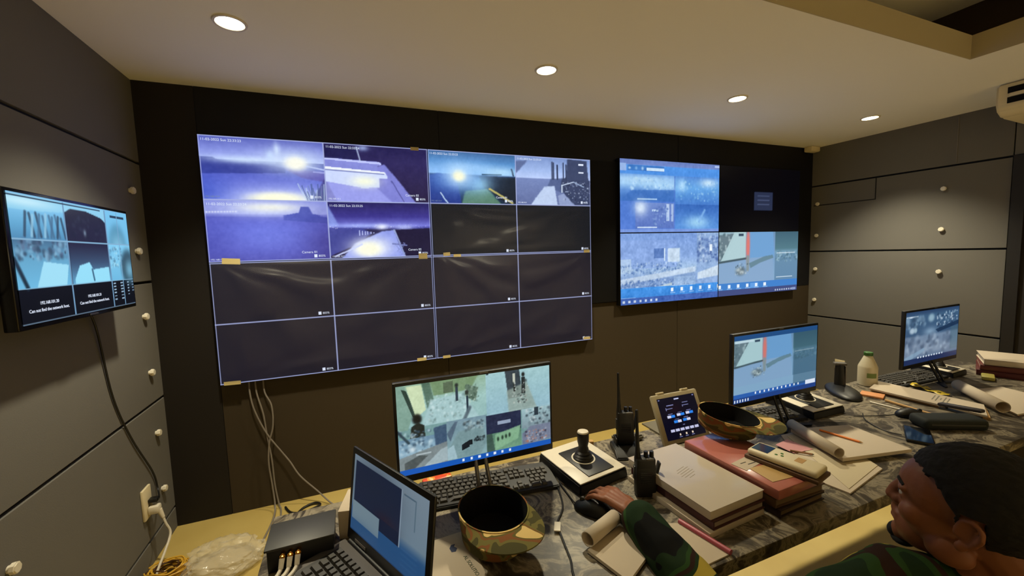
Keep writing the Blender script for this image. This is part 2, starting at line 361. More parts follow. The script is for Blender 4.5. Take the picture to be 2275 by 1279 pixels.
# ------------------------------------------------------------------ stand-off caps on the side walls
zsL = [1.826, 1.529, 1.201, .913, .595, .295]
nmL = ['topmost', 'second from top', 'third from top', 'fourth from top', 'fifth from top', 'lowest']
def knob(pos, d, label, g):
    mb = MB(); n = V(d); p0 = V(pos)
    mb.cyl(p0, p0 + n * .006, .011, n=14); mb.cyl(p0 + n * .006, p0 + n * .022, .0175, n=8, bev=.003)
    tag(mb.build('wall_stud', mat('stud_white', (226, 218, 200), rough=.4)), label, 'wall stud', g)
for z, w in zip(zsL, nmL): knob((XL + .018, -.08, z), (1, 0, 0), w + ' white stud in the column by the front corner on the left wall', 'white studs on the left wall')
knob((XL + .018, -1.06, .587), (1, 0, 0), 'white stud low on the left wall at the bottom left edge of the photo', 'white studs on the left wall')
for z, w in zip([1.854, 1.546, 1.215, .908], ['topmost', 'second from top', 'third from top', 'lowest']): knob((XR - .018, -.011, z), (-1, 0, 0), w + ' white stud in the corner column on the right wall', 'white studs on the right wall')
for z, w in zip([1.861, 1.548, 1.217], ['topmost', 'middle', 'lowest']): knob((XR - .018, -.926, z), (-1, 0, 0), w + ' white stud in the right-hand column on the right wall', 'white studs on the right wall')
# ------------------------------------------------------------------ pictures for the video walls
LN = (168, 178, 225)
def cellA():
    p = Pic(180, 102).vg((0, (88, 98, 185)), (.2, (130, 142, 222)), (.36, (170, 185, 250)), (.37, (62, 74, 160)), (.62, (92, 104, 205)), (1, (126, 140, 240)))
    p.poly([(0, .33), (.1, .33), (.14, .38), (.3, .4), (.45, .41), (.6, .44), (.66, .47), (.66, .55), (0, .6)], (56, 66, 150), .9, 1)
    p.glow(.35, .36, .3, .06, (205, 225, 255), .9).glow(.55, .28, .035, .09, (190, 215, 255), .9).glow(.605, .18, .025, .11, (205, 225, 255), .9)
    p.poly([(.66, .48), (.8, .62), (1, .68), (1, .5)], (88, 80, 165), .8, 2)
    p.glow(.74, .36, .26, .2, (215, 232, 255), .9).glow(.755, .38, .1, .12, (255, 255, 240), 1, 2)
    p.line(.85, .42, 1, .47, .012, (200, 215, 255), .8).line(.9, .51, 1, .52, .01, (180, 190, 250), .7)
    p.glow(.62, 1.0, .42, .2, (225, 235, 255), .95).glow(.58, .97, .24, .11, (255, 255, 225), 1, 2).poly([(.9, .9), (1, .6), (1, 1), (.9, 1)], (60, 55, 110), .6, 3)
    for k in range(16): p.line(.83 + .01 * k, 1, .76 + .015 * k + .02 * (k % 3), .72 + .03 * (k % 5), .008, random.choice([(70, 90, 140), (190, 215, 235), (110, 130, 180)]), .7)
    return p.glow(0, .9, .2, .3, (50, 75, 190), .6)
def cellB():
    p = Pic(180, 102, (46, 38, 84)).vg((0, (36, 32, 82)), (.3, (46, 40, 92)), (1, (40, 32, 68)))
    p.rect(0, .06, .3, .26, (28, 28, 78), .8).poly([(.1, 1), (0, .6), (.35, .45), (.56, .32), (.86, 1)], (128, 132, 214), 1, 2).poly([(0, .66), (.45, .7), (.62, 1), (0, 1)], (160, 166, 242), .8, 3)
    p.poly([(0, .25), (.5, .28), (.53, .3), (.53, .34), (.49, .36), (.49, .46), (0, .44)], (134, 140, 218), 1, 1).poly([(0, .25), (.52, .29), (.53, .33), (0, .28)], (190, 198, 252))
    p.poly([(0, .42), (.56, .46), (.585, .54), (.585, .58), (.5, .58), (.5, .74), (.34, .755), (0, .66)], (205, 218, 255), 1, 1).poly([(0, .40), (.55, .46), (.57, .50), (0, .45)], (240, 246, 255)).line(0, .455, .55, .5, .01, (120, 130, 190))
    p.glow(.36, .64, .13, .1, (252, 255, 225), .9).line(.62, .62, .74, 1, .01, (90, 92, 165)).line(.3, .05, .33, .28, .012, (200, 220, 250), .7).glow(.36, .06, .05, .05, (170, 190, 240), .8)
    return p
def cellC():
    p = Pic(180, 102).vg((0, (140, 150, 228)), (.22, (170, 180, 245)), (.27, (92, 98, 200)), (.5, (104, 112, 220)), (.8, (96, 98, 200)), (1, (78, 74, 158)))
    p.glow(.5, .14, .3, .12, (235, 243, 255), .95).glow(.52, .12, .2, .06, (255, 255, 235), .9).poly([(.62, .25), (.75, .2), (.77, .1), (.84, .1), (.87, .22), (1, .28), (1, .38), (.62, .32)], (72, 84, 178), .9, 1)
    p.glow(.5, .62, .4, .35, (118, 132, 232), .7).glow(1.05, .75, .28, .5, (58, 52, 128), .75).glow(0, .7, .22, .5, (72, 76, 170), .6).glow(.45, .95, .4, .2, (88, 92, 190), .5)
    for k in range(11): p.glow(.02 + .022 * k, .2 - .001 * k, .008, .013, (230, 235, 255), .9)
    return p
def cellD():
    p = Pic(180, 102).vg((0, (36, 32, 92)), (.25, (58, 52, 140)), (.42, (120, 124, 220)), (.46, (70, 72, 160)), (.5, (26, 24, 66)), (1, (28, 22, 62)))
    p.poly([(0, .05), (.04, .2), (.1, .42), (0, .45)], (140, 160, 235), .8, 4).glow(.3, .42, .3, .04, (170, 185, 255), .8).glow(.5, .44, .06, .05, (235, 240, 255), .95).glow(.72, .45, .1, .05, (190, 200, 255), .8)
    p.poly([(0, .46), (.3, .46), (.4, .55), (.3, .7), (0, .95)], (70, 76, 160), .9, 2).poly([(.22, .75), (.5, .52), (.62, .5), (.66, .75), (.72, 1), (.1, 1)], (150, 165, 245), .95, 2)
    p.glow(.38, .82, .2, .2, (245, 250, 255), 1, 1.3).glow(.36, .84, .12, .12, (255, 255, 228), 1, 2).poly([(.62, .5), (1, .47), (1, 1), (.74, 1)], (24, 20, 56), .95, 1)
    for k in range(7): p.rect(.28 + .026 * k, .5 + .008 * k, .29 + .026 * k, .6 - .008 * k, (190, 200, 250), .8)
    p.line(.62, .5, .72, 1, .012, (150, 165, 215)).line(.6, .75, .74, .78, .01, (120, 130, 190)).spots(26, (.62, .72, .72, 1), [(150, 165, 225), (90, 100, 160)], .006, .012).spots(30, (0, .4, .95, .47), [(230, 235, 255)], .003, .008)
    return p.line(.05, .95, .3, .75, .014, (205, 215, 255), .9)
def cellE():
    p = Pic(170, 100).vg((0, (60, 100, 150)), (.2, (84, 140, 200)), (.42, (160, 205, 250)), (.45, (30, 52, 96)), (.6, (36, 70, 120)), (1, (26, 44, 66)))
    p.poly([(0, .48), (.1, .43), (.3, .46), (.35, 1), (0, 1)], (34, 54, 140), .9, 3).poly([(.55, .45), (1, .46), (1, 1), (.85, .95), (.62, .7)], (26, 34, 46), .95, 3).poly([(.4, .75), (.65, .7), (.82, 1), (.35, 1)], (96, 138, 112), .9, 4)
    p.glow(.56, .62, .13, .16, (175, 225, 235), .8).glow(.33, .48, .34, .3, (120, 180, 255), .8).glow(.33, .46, .14, .2, (215, 240, 255), .9).glow(.33, .47, .07, .11, (255, 255, 222), 1, 2)
    p.line(.68, .7, .95, .97, .02, (190, 180, 110)).line(.6, .42, .82, .41, .012, (30, 60, 90)).line(.95, .3, .97, .42, .015, (30, 44, 70)).line(.12, .8, .2, 1, .012, (180, 205, 235)).glow(.8, .36, .2, .07, (190, 230, 255), .7)
    return p.glow(.5, .3, .3, .1, (170, 215, 255), .5)
def cellF():
    p = Pic(170, 100).vg((0, (120, 145, 200)), (.3, (165, 190, 240)), (.44, (188, 208, 252)), (.46, (120, 138, 190)), (1, (98, 112, 160)))
    p.poly([(0, .12), (.15, .1), (0, .38)], (90, 105, 150), .9, 3).poly([(.45, .45), (.62, .42), (.62, .75), (.4, .62)], (80, 96, 140), .9, 3).poly([(.68, .02), (.95, .04), (.97, .45), (1, .46), (1, 1), (.75, 1), (.58, .65), (.6, .45), (.66, .4)], (56, 66, 98), .95, 2)
    p.poly([(.18, 1), (.36, .62), (.5, .6), (.54, 1)], (196, 214, 245), .95, 2).poly([(.54, .8), (.62, .75), (.78, 1), (.56, 1)], (150, 165, 205), .9, 2)
    for x in (.47, .49, .54, .62, .66): p.line(x, .08 + .1 * (x * 7 % 1), x, .45, .014, (50, 60, 90))
    p.rect(.83, .11, .9, .14, (225, 235, 255)).rect(.83, .28, .9, .31, (225, 235, 255)).spots(70, (.6, .5, 1, .95), [(150, 165, 200), (40, 48, 72), (190, 205, 230)], .006, .02).line(.6, .58, .76, .5, .012, (190, 205, 230)).line(.76, .5, .9, .6, .012, (150, 170, 205)).line(.6, .58, .6, .72, .014, (205, 220, 240))
    return p
def wall_pic(cells, dark):
    for c in cells.values(): c.noise(2.5, 60).noise(2, 25)
    p = Pic(368, 208, dark)
    for (i, j), c in cells.items(): p.put(c, i * .5, j * .5, i * .5 + .5, j * .5 + .5)
    for x in (.004, .5, .996): p.rect(x - .0022, 0, x + .0022, 1, LN, .9)
    for y in (.006, .5, .994): p.rect(0, y - .004, 1, y + .004, LN, .9)
    return p
DK = (20, 21, 38)
TVW, TVH = 1.21, .6805
def video_panel(ix, iz, cells, label, film, tapes):
    cx, cz = TVW * (ix + .5), 2.14 - TVH * (iz + .5)
    t = thing('video_wall_panel', label, 'video wall display', (cx, YF - .006, cz), 0, 'four panels of the large video wall')
    MB().box((0, -.025, 0), (TVW - .002, .05, TVH - .002), bev=.003).build('housing', BLKM, t)
    sc = screen('display', wall_pic(cells, DK if iz or ix == 0 else (18, 24, 34)), TVW - .004, TVH - .004, t, (0, -.0508, 0))
    for i in (0, 1):
        for j in (0, 1):
            x0, z0 = (i - .5) * TVW / 1, (.5 - j) * TVH
            x0 = (i - 1) * TVW / 2; z0 = (1 - j) * TVH / 2
            if (i, j) in cells:
                text('11-02-2022 Sun 22:33:2%d' % (3 + i + j),   .0185, (x0 + .012, -.0515, z0 - .03), UPR, TXT, t, 'time_stamp')
                text('192.168.10.%d' % (4 + i + 2 * j), .013, (x0 + .01, -.0515, z0 - TVH / 2 + .012), UPR, TXTD if (i, j) == (0, 0) else TXT, t, 'address_caption')
                if (ix, iz, i, j) in ((0, 0, 1, 0), (0, 0, 0, 1), (0, 0, 1, 1), (1, 0, 0, 0)): text('Camera 0%d' % (i + 1), .0185, (x0 + TVW / 2 - .15, -.0515, z0 - TVH / 2 + .04), UPR, TXT, t, 'camera_caption')
            q = MB().box((x0 + TVW / 2 - .078, -.0515, z0 - TVH / 2 + .023), (.016, .0006, .018)); q.build('status_icon', TXT, t)
            text('803%', .017, (x0 + TVW / 2 - .063, -.0515, z0 - TVH / 2 + .017), UPR, TXT, t, 'status_caption')
    if film:
        x0, x1, z0, z1 = film; nx, nz = 120, int(120 * (z1 - z0) / (x1 - x0)); me_v = []; me_f = []
        sd = ix * 3.1 + iz * 7.7
        for a in range(nz + 1):
            for b in range(nx + 1):
                u, v = b / nx, a / nz; x = x0 + (x1 - x0) * u; z = z0 + (z1 - z0) * v
                def folds(cu, cv, s): 
                    ang = math.atan2(v - cv + .001, u - cu); rr = math.hypot(u - cu, (v - cv) * .56)
                    return math.sin(ang * 10 + s + 2.6 * mnoise.noise(V((u * 3, v * 3, s)))) * math.exp(-((rr - .42) / .34) ** 2)
                d = .016 * folds(.05, 1, sd) + .016 * folds(.95, 1, sd + 2) + .010 * folds(.1, 0, sd + 4) + .010 * mnoise.noise(V((u * 3.2 + sd, v * 2.2, sd)))
                d = .024 * math.tanh(d / .024)
                edge = min(1, 9 * min(u, 1 - u, v, 1 - v)); me_v.append((x, -.058 - .026 * edge - edge * d * .8, z))
        for a in range(nz):
            for b in range(nx):
                k = a * (nx + 1) + b; me_f.append((k, k + nx + 1, k + nx + 2, k + 1)[::-1])
        q = MB().faces(me_v, me_f); fo = q.build('protective_film', FILM, t, angle=180); fo['label'] = 'wrinkled clear plastic film taped over the display'
    for x, z, w, h, rot in tapes:
        q = MB().box((x - cx, -.0525 if not film else -.058, z - cz), (w, .0012, h), rot=M.Rotation(R(rot), 3, 'Y')); q.build('tape_strip', TAPE, t)
video_panel(0, 0, {(0, 0): cellA(), (1, 0): cellB(), (0, 1): cellC(), (1, 1): cellD()}, 'top left video wall panel showing four violet-blue night camera views', None, [(1.13, 2.135, .05, .02, 0)])
video_panel(1, 0, {(0, 0): cellE(), (1, 0): cellF()}, 'top right video wall panel with two camera views above two dark cells', (-.59, .59, -.335, -.01), [])
video_panel(0, 1, {}, 'bottom left dark video wall panel under wrinkled film, cables hanging below it', (-.6, .6, -.335, .335), [(.105, 1.465, .085, .032, 4), (1.15, 1.462, .055, .036, 0), (.06, .787, .08, .02, 2), (1.11, .79, .06, .02, 0)])
video_panel(1, 1, {}, 'bottom right dark video wall panel under wrinkled film, masking tape on top edge', (-.6, .6, -.335, .335), [(1.305, 1.470, .045, .022, -3), (1.375, 1.459, .05, .018, 0), (2.375, 1.462, .05, .022, 0), (1.275, .787, .05, .018, 0), (2.365, .797, .06, .02, 4)])
# black boards behind the gap between the two video walls
tag(MB().box((2.56, YF - .014, 1.60), (.26, .028, 1.09), bev=.003).build('mounting_board', DARKB), 'black mounting board between the large and the small video wall', 'board')
# ------------------------------------------------------------------ small video wall
BL = (64, 140, 226)
def r1():
    p = Pic(270, 150, (70, 110, 195)).vg((0, (104, 126, 190)), (.07, (112, 136, 200)), (.08, (80, 150, 232)), (.2, (76, 142, 226)), (.21, (70, 116, 200)), (1, (88, 128, 215)))
    p.rect(0, .06, .06, .16, (150, 180, 230)).rect(.07, .08, .42, .155, (40, 90, 160), .5).spots(1, (.09, .12, .09, .12), [(210, 235, 255)], .02, .02).spots(1, (.15, .12, .15, .12), [(190, 230, 255)], .02, .02).spots(1, (.21, .12, .21, .12), [(210, 235, 255)], .02, .02).rect(.25, .11, .42, .145, (205, 230, 252)).rect(.95, .02, 1, .05, (180, 200, 240))
    p.vg((0, (110, 160, 225)), (.35, (160, 205, 245)), (.6, (90, 140, 210)), (1, (60, 110, 190)), box=(0, .2, .52, .57)).vg((0, (84, 138, 215)), (.4, (100, 165, 230)), (1, (72, 125, 205)), box=(.53, .2, 1, .6))
    p.glow(.2, .27, .3, .05, (190, 225, 250), .8).glow(.4, .36, .15, .05, (180, 220, 250), .7).spots(40, (.1, .25, .52, .45), [(190, 225, 250), (120, 170, 225)], .006, .02).glow(.88, .28, .09, .06, (215, 240, 255), .9).glow(.6, .33, .04, .08, (190, 230, 255), .8).spots(46, (.54, .26, .98, .56), [(170, 215, 245), (110, 170, 225)], .006, .02)
    p.poly([(.1, .42), (.52, .4), (.52, .56), (0, .56)], (62, 112, 190), .8, 3).rect(.16, .53, .35, .55, (170, 205, 240), .9)
    p.vg((0, (112, 140, 205)), (.5, (100, 126, 196)), (1, (92, 120, 195)), box=(.14, .59, .52, .95)).glow(.19, .66, .06, .1, (225, 240, 255), .95).rect(.3, .68, .36, .71, (200, 225, 250)).rect(.44, .6, .47, .84, (205, 225, 248), .8).rect(.49, .6, .51, .85, (190, 210, 240), .7).spots(25, (.3, .62, .5, .9), [(150, 180, 225), (80, 110, 180)], .006, .02).rect(.16, .92, .35, .94, (205, 225, 250), .9)
    p.vg((0, (56, 104, 185)), (1, (92, 150, 225)), box=(.53, .6, 1, .96)).glow(.76, .86, .12, .09, (170, 220, 250), .9).line(.78, .85, .84, .68, .018, (130, 180, 235), .8).rect(0, .955, 1, 1, (132, 160, 225), .7)
    return p.noise(4, 70).noise(3, 30)
def r2():
    p = Pic(270, 150, (120, 160, 215)).vg((0, (124, 158, 220)), (.35, (140, 172, 225)), (.5, (165, 195, 230)), (.68, (120, 150, 200)), (.74, (140, 170, 215)))
    p.rect(0, .1, .55, .5, (140, 170, 228), .7).rect(.32, .22, .42, .36, (80, 115, 180), .8).rect(.42, .22, .43, .4, (215, 235, 252)).rect(.46, .22, .58, .42, (188, 212, 235), .9)
    for k in range(8): p.line(.46 + .015 * k, .24, .46 + .015 * k, .42, .008, (225, 238, 250), .7)
    p.rect(0, .36, .1, .56, (185, 210, 235), .7).spots(120, (0, .42, .6, .58), [(100, 135, 190), (190, 212, 235), (80, 112, 170)], .006, .018).poly([(0, .64), (.75, .5), (.75, .58), (0, .72)], (205, 222, 240), .8, 2).spots(110, (0, .66, .7, .78), [(86, 120, 180), (195, 215, 238), (70, 105, 165)], .006, .02).poly([(.2, .82), (.5, .72), (.5, .78), (.1, .86)], (200, 216, 220), .8, 1).rect(.52, .64, .75, .76, (165, 195, 230), .6)
    p.vg((0, (150, 180, 222)), (.3, (120, 150, 200)), (.6, (150, 180, 222)), (1, (140, 172, 220)), box=(.76, 0, 1, .76)).spots(90, (.77, .02, 1, .45), [(200, 220, 245), (76, 104, 165), (110, 140, 190)], .008, .03).poly([(.77, .6), (1, .5), (1, .66), (.77, .7)], (210, 226, 240), .9, 2).rect(.9, .18, .93, .28, (235, 245, 255))
    p.vg((0, (70, 150, 232)), (1, (66, 138, 220)), box=(0, .77, 1, .92)).rect(.5, .765, .75, .775, (225, 235, 245), .7).rect(0, .91, 1, 1, (66, 100, 178)).rect(.0, .9, .14, .91, (160, 195, 240), .8)
    for k in range(6): p.rect(.49 + .1 * k, .80, .515 + .1 * k, .855, (235, 245, 255)).rect(.48 + .1 * k, .87, .535 + .1 * k, .882, (170, 205, 245), .7)
    for k in range(7): p.rect(.02 + .052 * k, .94, .04 + .052 * k, .975, (215, 228, 245), .9)
    return p.noise(7, 80).noise(6, 30)
def r3(dark=0):
    p = Pic(270, 150, (120, 165, 200)).vg((0, (110, 145, 180)), (.3, (120, 158, 200)), (.75, (136, 172, 205)))
    p.poly([(0, 0), (.32, 0), (.32, .42), (.02, .46)], (150, 182, 196), 1, 1).poly([(0, .05), (.2, .02), (.05, .45), (0, .45)], (100, 120, 130), .9, 2).spots(20, (0, .02, .14, .4), [(80, 105, 115), (190, 210, 215)], .01, .03).poly([(.02, .46), (.18, 0), (.32, 0), (.32, .42)], (178, 208, 214), .95, 1).poly([(.36, 0), (.66, 0), (.68, .4), (.36, .44)], (112, 162, 212), .95, 1)
    p.poly([(0, .46), (.33, .42), (.66, .4), (.68, .8), (0, .82)], (136, 168, 204), .9, 1).line(.01, .47, .33, .42, .016, (70, 90, 100)).glow(.345, .22, .025, .28, (226, 120, 110), .95, 2).line(.345, .4, .345, .6, .03, (135, 150, 155)).poly([(.36, .5), (.55, .4), (.66, .38), (.67, .43), (.5, .5), (.38, .58)], (96, 128, 140), .8, 1)
    p.glow(.26, .62, .06, .07, (84, 100, 108), .95, 2).glow(.275, .64, .03, .03, (205, 218, 222), .9).glow(.23, .60, .03, .03, (185, 200, 205), .9).spots(12, (.2, .5, .36, .7), [(70, 88, 96), (190, 205, 210)], .008, .016).rect(.23, .03, .29, .07, (60, 80, 100))
    p.vg((0, (66, 100, 118)), (.35, (84, 124, 138)), (.42, (120, 160, 185)), (.5, (104, 142, 172)), (1, (100, 138, 172)), box=(.69, 0, 1, .8)).spots(40, (.7, .34, 1, .5), [(150, 185, 205), (80, 115, 135)], .01, .03).rect(.71, .345, .96, .36, (220, 235, 245), .8)
    if not dark:
        p.rect(0, .80, 1, .92, (66, 130, 205)).rect(0, .91, 1, 1, (66, 78, 130)).rect(.71, .745, .93, .76, (220, 235, 245), .8).rect(.38, .82, .48, .9, (100, 160, 230))
        for k in range(6): p.rect(.0 + .11 * k, .83, .03 + .11 * k, .88, (235, 245, 255)).rect(-.01 + .11 * k, .89, .05 + .11 * k, .902, (180, 210, 245), .6)
        for k in range(8): p.rect(.7 + .03 * k, .955, .715 + .03 * k, .98, (220, 230, 245), .8)
        p.rect(.93, .95, .98, .985, (170, 190, 230), .7)
    return p
def r4(): return Pic(100, 60, (3, 3, 8)).rect(.41, .39, .64, .66, (40, 48, 74)).rect(.45, .43, .60, .455, (64, 74, 104)).rect(.45, .50, .60, .52, (70, 80, 112)).rect(.45, .56, .60, .58, (70, 80, 112))
RW, RH = 1.045, .576
for ix, iz, pc, lab in ((0, 0, r1(), 'top left small video wall panel with a blue desktop of four camera views'), (1, 0, r4(), 'black top right small video wall panel with one grey message box'),
                        (0, 1, r2(), 'bottom left small video wall panel with a pale street view and blue taskbar'), (1, 1, r3(), 'bottom right small video wall panel showing a yard with a red post')):
    t = thing('display_panel', lab, 'video wall display', (2.681 + RW * (ix + .5), YF - .008, 2.170 - RH * (iz + .5)), 0, 'four panels of the small video wall')
    MB().box((0, -.025, 0), (RW - .0015, .05, RH - .0015), bev=.002).build('housing', BLKM, t)
    screen('display', pc, RW - .009, RH - .009, t, (0, -.0508, 0))
# ------------------------------------------------------------------ television on the left wall
def ltv():
    p = Pic(280, 158, (8, 12, 22)); c = (96, 176, 226)
    p.vg((0, (150, 215, 245)), (.35, (120, 190, 230)), (.7, (96, 165, 205)), (1, (80, 140, 180)), box=(0, 0, .37, .34)).vg((0, (26, 26, 36)), (1, (30, 28, 40)), box=(.37, 0, .74, .34)).vg((0, (120, 195, 235)), (1, (110, 185, 225)), box=(.74, 0, 1, .34))
    p.poly([(0, 0), (.74, 0), (.74, .14), (.7, .1), (.55, .055), (.42, .06), (.37, .1), (.2, .12), (0, .13)], (140, 205, 235), 1, 1).glow(.1, .06, .2, .04, (205, 240, 250), .8)
    for k in range(12): x = .1 + .022 * k; p.line(x, .14 + .01 * (k % 3), x + .02 * ((k % 2) * 2 - 1), .32, .014, random.choice([(44, 66, 84), (70, 110, 140), (150, 200, 225)]), .8)
    p.spots(30, (.38, .1, .7, .33), [(40, 44, 58), (24, 26, 34)], .01, .03).glow(.53, .26, .012, .03, (120, 140, 160), .9)
    p.glow(.86, .36, .1, .22, (70, 130, 160), .9, 3).glow(.86, .38, .09, .15, (150, 210, 235), .7).rect(.8, .05, .96, .075, (36, 60, 80))
    p.vg((0, (70, 110, 140)), (.4, (100, 165, 200)), (1, (110, 185, 225)), box=(0, .35, .37, .72)).spots(60, (.02, .36, .36, .5), [(50, 70, 90), (130, 180, 210), (90, 110, 140)], .01, .03).poly([(.18, .52), (.36, .55), (.33, .72), (.12, .72)], (160, 222, 245), 1, 1).line(0, .5, .06, .72, .02, (30, 50, 66))
    p.vg((0, (30, 28, 42)), (.5, (56, 80, 110)), (1, (100, 165, 205)), box=(.38, .35, .74, .72)).poly([(.4, .68), (.45, .56), (.54, .53), (.57, .6), (.73, .58), (.73, .72), (.4, .72)], (150, 222, 248), 1, 1).line(.56, .6, .57, .7, .012, (60, 100, 130))
    p.vg((0, (130, 205, 240)), (1, (110, 185, 225)), box=(.75, .35, 1, .72)).spots(40, (.75, .38, .9, .6), [(170, 225, 245), (80, 130, 160)], .008, .02).glow(.96, .6, .09, .2, (30, 50, 62), .95, 3).glow(.97, .62, .06, .12, (130, 195, 225), .8)
    for x in (.37, .745): p.rect(x - .004, 0, x + .004, 1, (110, 150, 185))
    p.rect(.872, 0, .878, 1, (120, 165, 200)).rect(0, .343, 1, .353, (130, 175, 205)).rect(0, .72, 1, .728, (130, 175, 205)).rect(0, .02, .7, .03, (44, 70, 90)).rect(0, 0, 1, .01, (120, 180, 220)).rect(0, .99, 1, 1, (90, 110, 130))
    for k in range(6): p.rect(.76, .745 + .033 * k, .785, .757 + .033 * k, (150, 180, 205)).rect(.84, .745 + .033 * k, .868, .757 + .033 * k, (150, 180, 205))
    for k in range(5): p.rect(.92, .745 + .033 * k, .94, .757 + .033 * k, (150, 180, 205)).rect(.975, .745 + .033 * k, 1, .757 + .033 * k, (130, 160, 190), .8 if k < 4 else 0)
    return p
t = thing('wall_television', 'flat television on the left wall showing a grid of blue camera views', 'television', (-.166, -.742, 1.487), R(90))
MB().box((0, .018, 0), (.680, .034, .408), bev=.004).build('housing', BLKG, t)
screen('display', ltv(), .655, .382, t, (0, -.0008, .002))
MB().box((0, .07, -.02), (.30, .072, .22), bev=.006).build('wall_mount', BLKM, t)
MB().box((.02, -.0006, -.197), (.05, .002, .006), bev=.001).build('badge', STEEL, t)
text('192.168.101.20', .014, (-.207, -.0016, -.135), UPR, TXT, t, 'screen_caption', 'CENTER'); text('Can not find the network host.', .0145, (-.207, -.0016, -.156), UPR, TXT, t, 'screen_caption', 'CENTER')
text('192.168.101.21', .014, (.035, -.0016, -.135), UPR, TXT, t, 'screen_caption', 'CENTER'); text('Can not find the network host.', .0145, (.035, -.0016, -.156), UPR, TXT, t, 'screen_caption', 'CENTER')
# its cable and the socket
tag(MB().tube([(-.24, -.60, 1.30), (-.25, -.55, 1.25), (-.262, -.50, 1.17), (-.266, -.44, .90), (-.266, -.33, .67), (-.264, -.18, .44), (-.262, -.15, .34), (-.240, -.20, .318), (-.222, -.252, .328)], .004).build('television_cable', CABLEK), 'black cable running down the left wall from the television to the socket', 'cable')
t = thing('wall_socket', 'white double wall socket with two plugs low on the left wall', 'socket', (XL + .0185, -.262, .322))
MB().box((.006, 0, 0), (.012, .082, .15), bev=.004).build('plate', CRM, t)
MB().box((.030, .01, .005), (.036, .034, .018), bev=.004).build('plug', BLK, t)
q = MB().box((.034, -.0, -.038), (.045, .042, .040), bev=.010); q.cyl((.05, 0, -.045), (.062, .0, -.088), .012, .008); q.build('plug', WHT, t)
tag(MB().tube([(-.2095, -.262, .234), (-.20, -.265, .20), (-.185, -.27, .15), (-.19, -.33, .10), (-.20, -.40, .05), (-.20, -.46, .006), (-.18, -.62, .006), (-.1, -.8, .006)], .0055).build('power_cord', CABLEW), 'white power cord hanging from the left wall socket to the floor', 'cord')
# small white switch on the right wall
t = thing('wall_switch', 'small cream switch plate low on the right wall beside the bottle', 'switch', (XR - .0185, -.256, .302))
MB().box((-.004, 0, 0), (.008, .085, .09), bev=.003).build('plate', CRM, t); MB().box((-.009, 0, 0), (.005, .03, .04), bev=.002).build('rocker', WHT, t)
# cables under the video wall
g = 'cables hanging below the large video wall'
for pts, m, lab in (([(.13, .035, .79), (.133, .025, .70), (.15, .02, .60), (.20, .015, .46), (.27, .01, .335), (.31, .0, .27), (.36, -.02, .18), (.45, -.05, .08), (.53, -.10, .006), (.60, -.16, .006), (.62, -.30, .006)], CABLEG, 'pale cable sweeping right below the video wall down to the floor'),
                    ([(.16, .04, .79), (.165, .03, .70), (.19, .02, .58), (.20, .02, .45), (.215, .015, .30), (.22, .012, .15), (.235, .0, .03), (.25, -.04, .006), (.27, -.25, .006)], CABLEG, 'pale middle cable hanging straight down below the video wall'),
                    ([(.20, .04, .79), (.205, .03, .70), (.235, .02, .62), (.235, .015, .50), (.21, .01, .40), (.20, .005, .28), (.21, .0, .14), (.22, -.03, .03), (.22, -.12, .006), (.20, -.3, .006)], CABLEG, 'pale cable bowed to the right below the video wall')):
    tag(MB().tube(pts, .0045).build('hanging_cable', m), lab, 'cable', g)
tag(MB().tube([(.27, -.02, .01), (.31, -.09, .007), (.38, -.12, .012), (.46, -.09, .014), (.43, -.05, .012), (.37, -.07, .008), (.33, -.14, .007), (.30, -.22, .007), (.29, -.4, .007)], .006).build('looped_cable', CABLEK), 'dark cable looped on the floor under the video wall', 'cable')
tag(MB().tube([(.60, -.10, .006), (.55, -.13, .007), (.48, -.16, .008), (.44, -.22, .007), (.44, -.4, .007)], .006).build('floor_cable', CABLEK), 'dark cable on the floor ending behind the black box', 'cable')
# floor things at the bottom left
def crumple(name, material, c, r, seed, amp, zmin, label, cat, sub=5):
    b = bmesh.new(); bmesh.ops.create_icosphere(b, subdivisions=sub, radius=1)
    for v in b.verts:
        n = v.co.normalized(); d = 1 + amp * mnoise.noise(n * 2.2 + V((seed, 0, 0))) + amp * .7 * abs(mnoise.noise(n * 5 + V((0, seed, 0)))) + amp * .4 * abs(mnoise.noise(n * 11 + V((0, 0, seed))))
        v.co = V((n.x * r[0] * d, n.y * r[1] * d, max(n.z * r[2] * d, -r[2] * .6)))
    q = MB(); q._add(b, M.Translation((c[0], c[1], zmin + r[2] * .6)))
    return tag(q.build(name, material, angle=70), label, cat)
BAG = bpy.data.materials.new('clear_plastic_bag'); BAG.use_nodes = True
def bagm():
    nt = BAG.node_tree; nt.nodes.clear(); o = nt.nodes.new('ShaderNodeOutputMaterial'); mx = nt.nodes.new('ShaderNodeMixShader'); t_ = nt.nodes.new('ShaderNodeBsdfTransparent'); b = nt.nodes.new('ShaderNodeBsdfPrincipled')
    b.inputs['Base Color'].default_value = rgba((225, 215, 190)); b.inputs['Roughness'].default_value = .18; mx.inputs[0].default_value = .3
    nt.links.new(t_.outputs[0], mx.inputs[1]); nt.links.new(b.outputs[0], mx.inputs[2]); nt.links.new(mx.outputs[0], o.inputs[0])
bagm()
crumple('plastic_bag', BAG, (.05, -.41), (.15, .13, .06), 3.3, .30, .002, 'crumpled clear plastic bag on the floor by the left wall', 'bag')
t = thing('cable_bundle', 'tangled bundle of golden yellow wires on the floor beside the plastic bag', 'cable bundle', (-.165, -.39, 0))
YW = mat('yellow_wire', (206, 160, 52), rough=.35); BW = mat('brown_wire', (70, 42, 18), rough=.4)
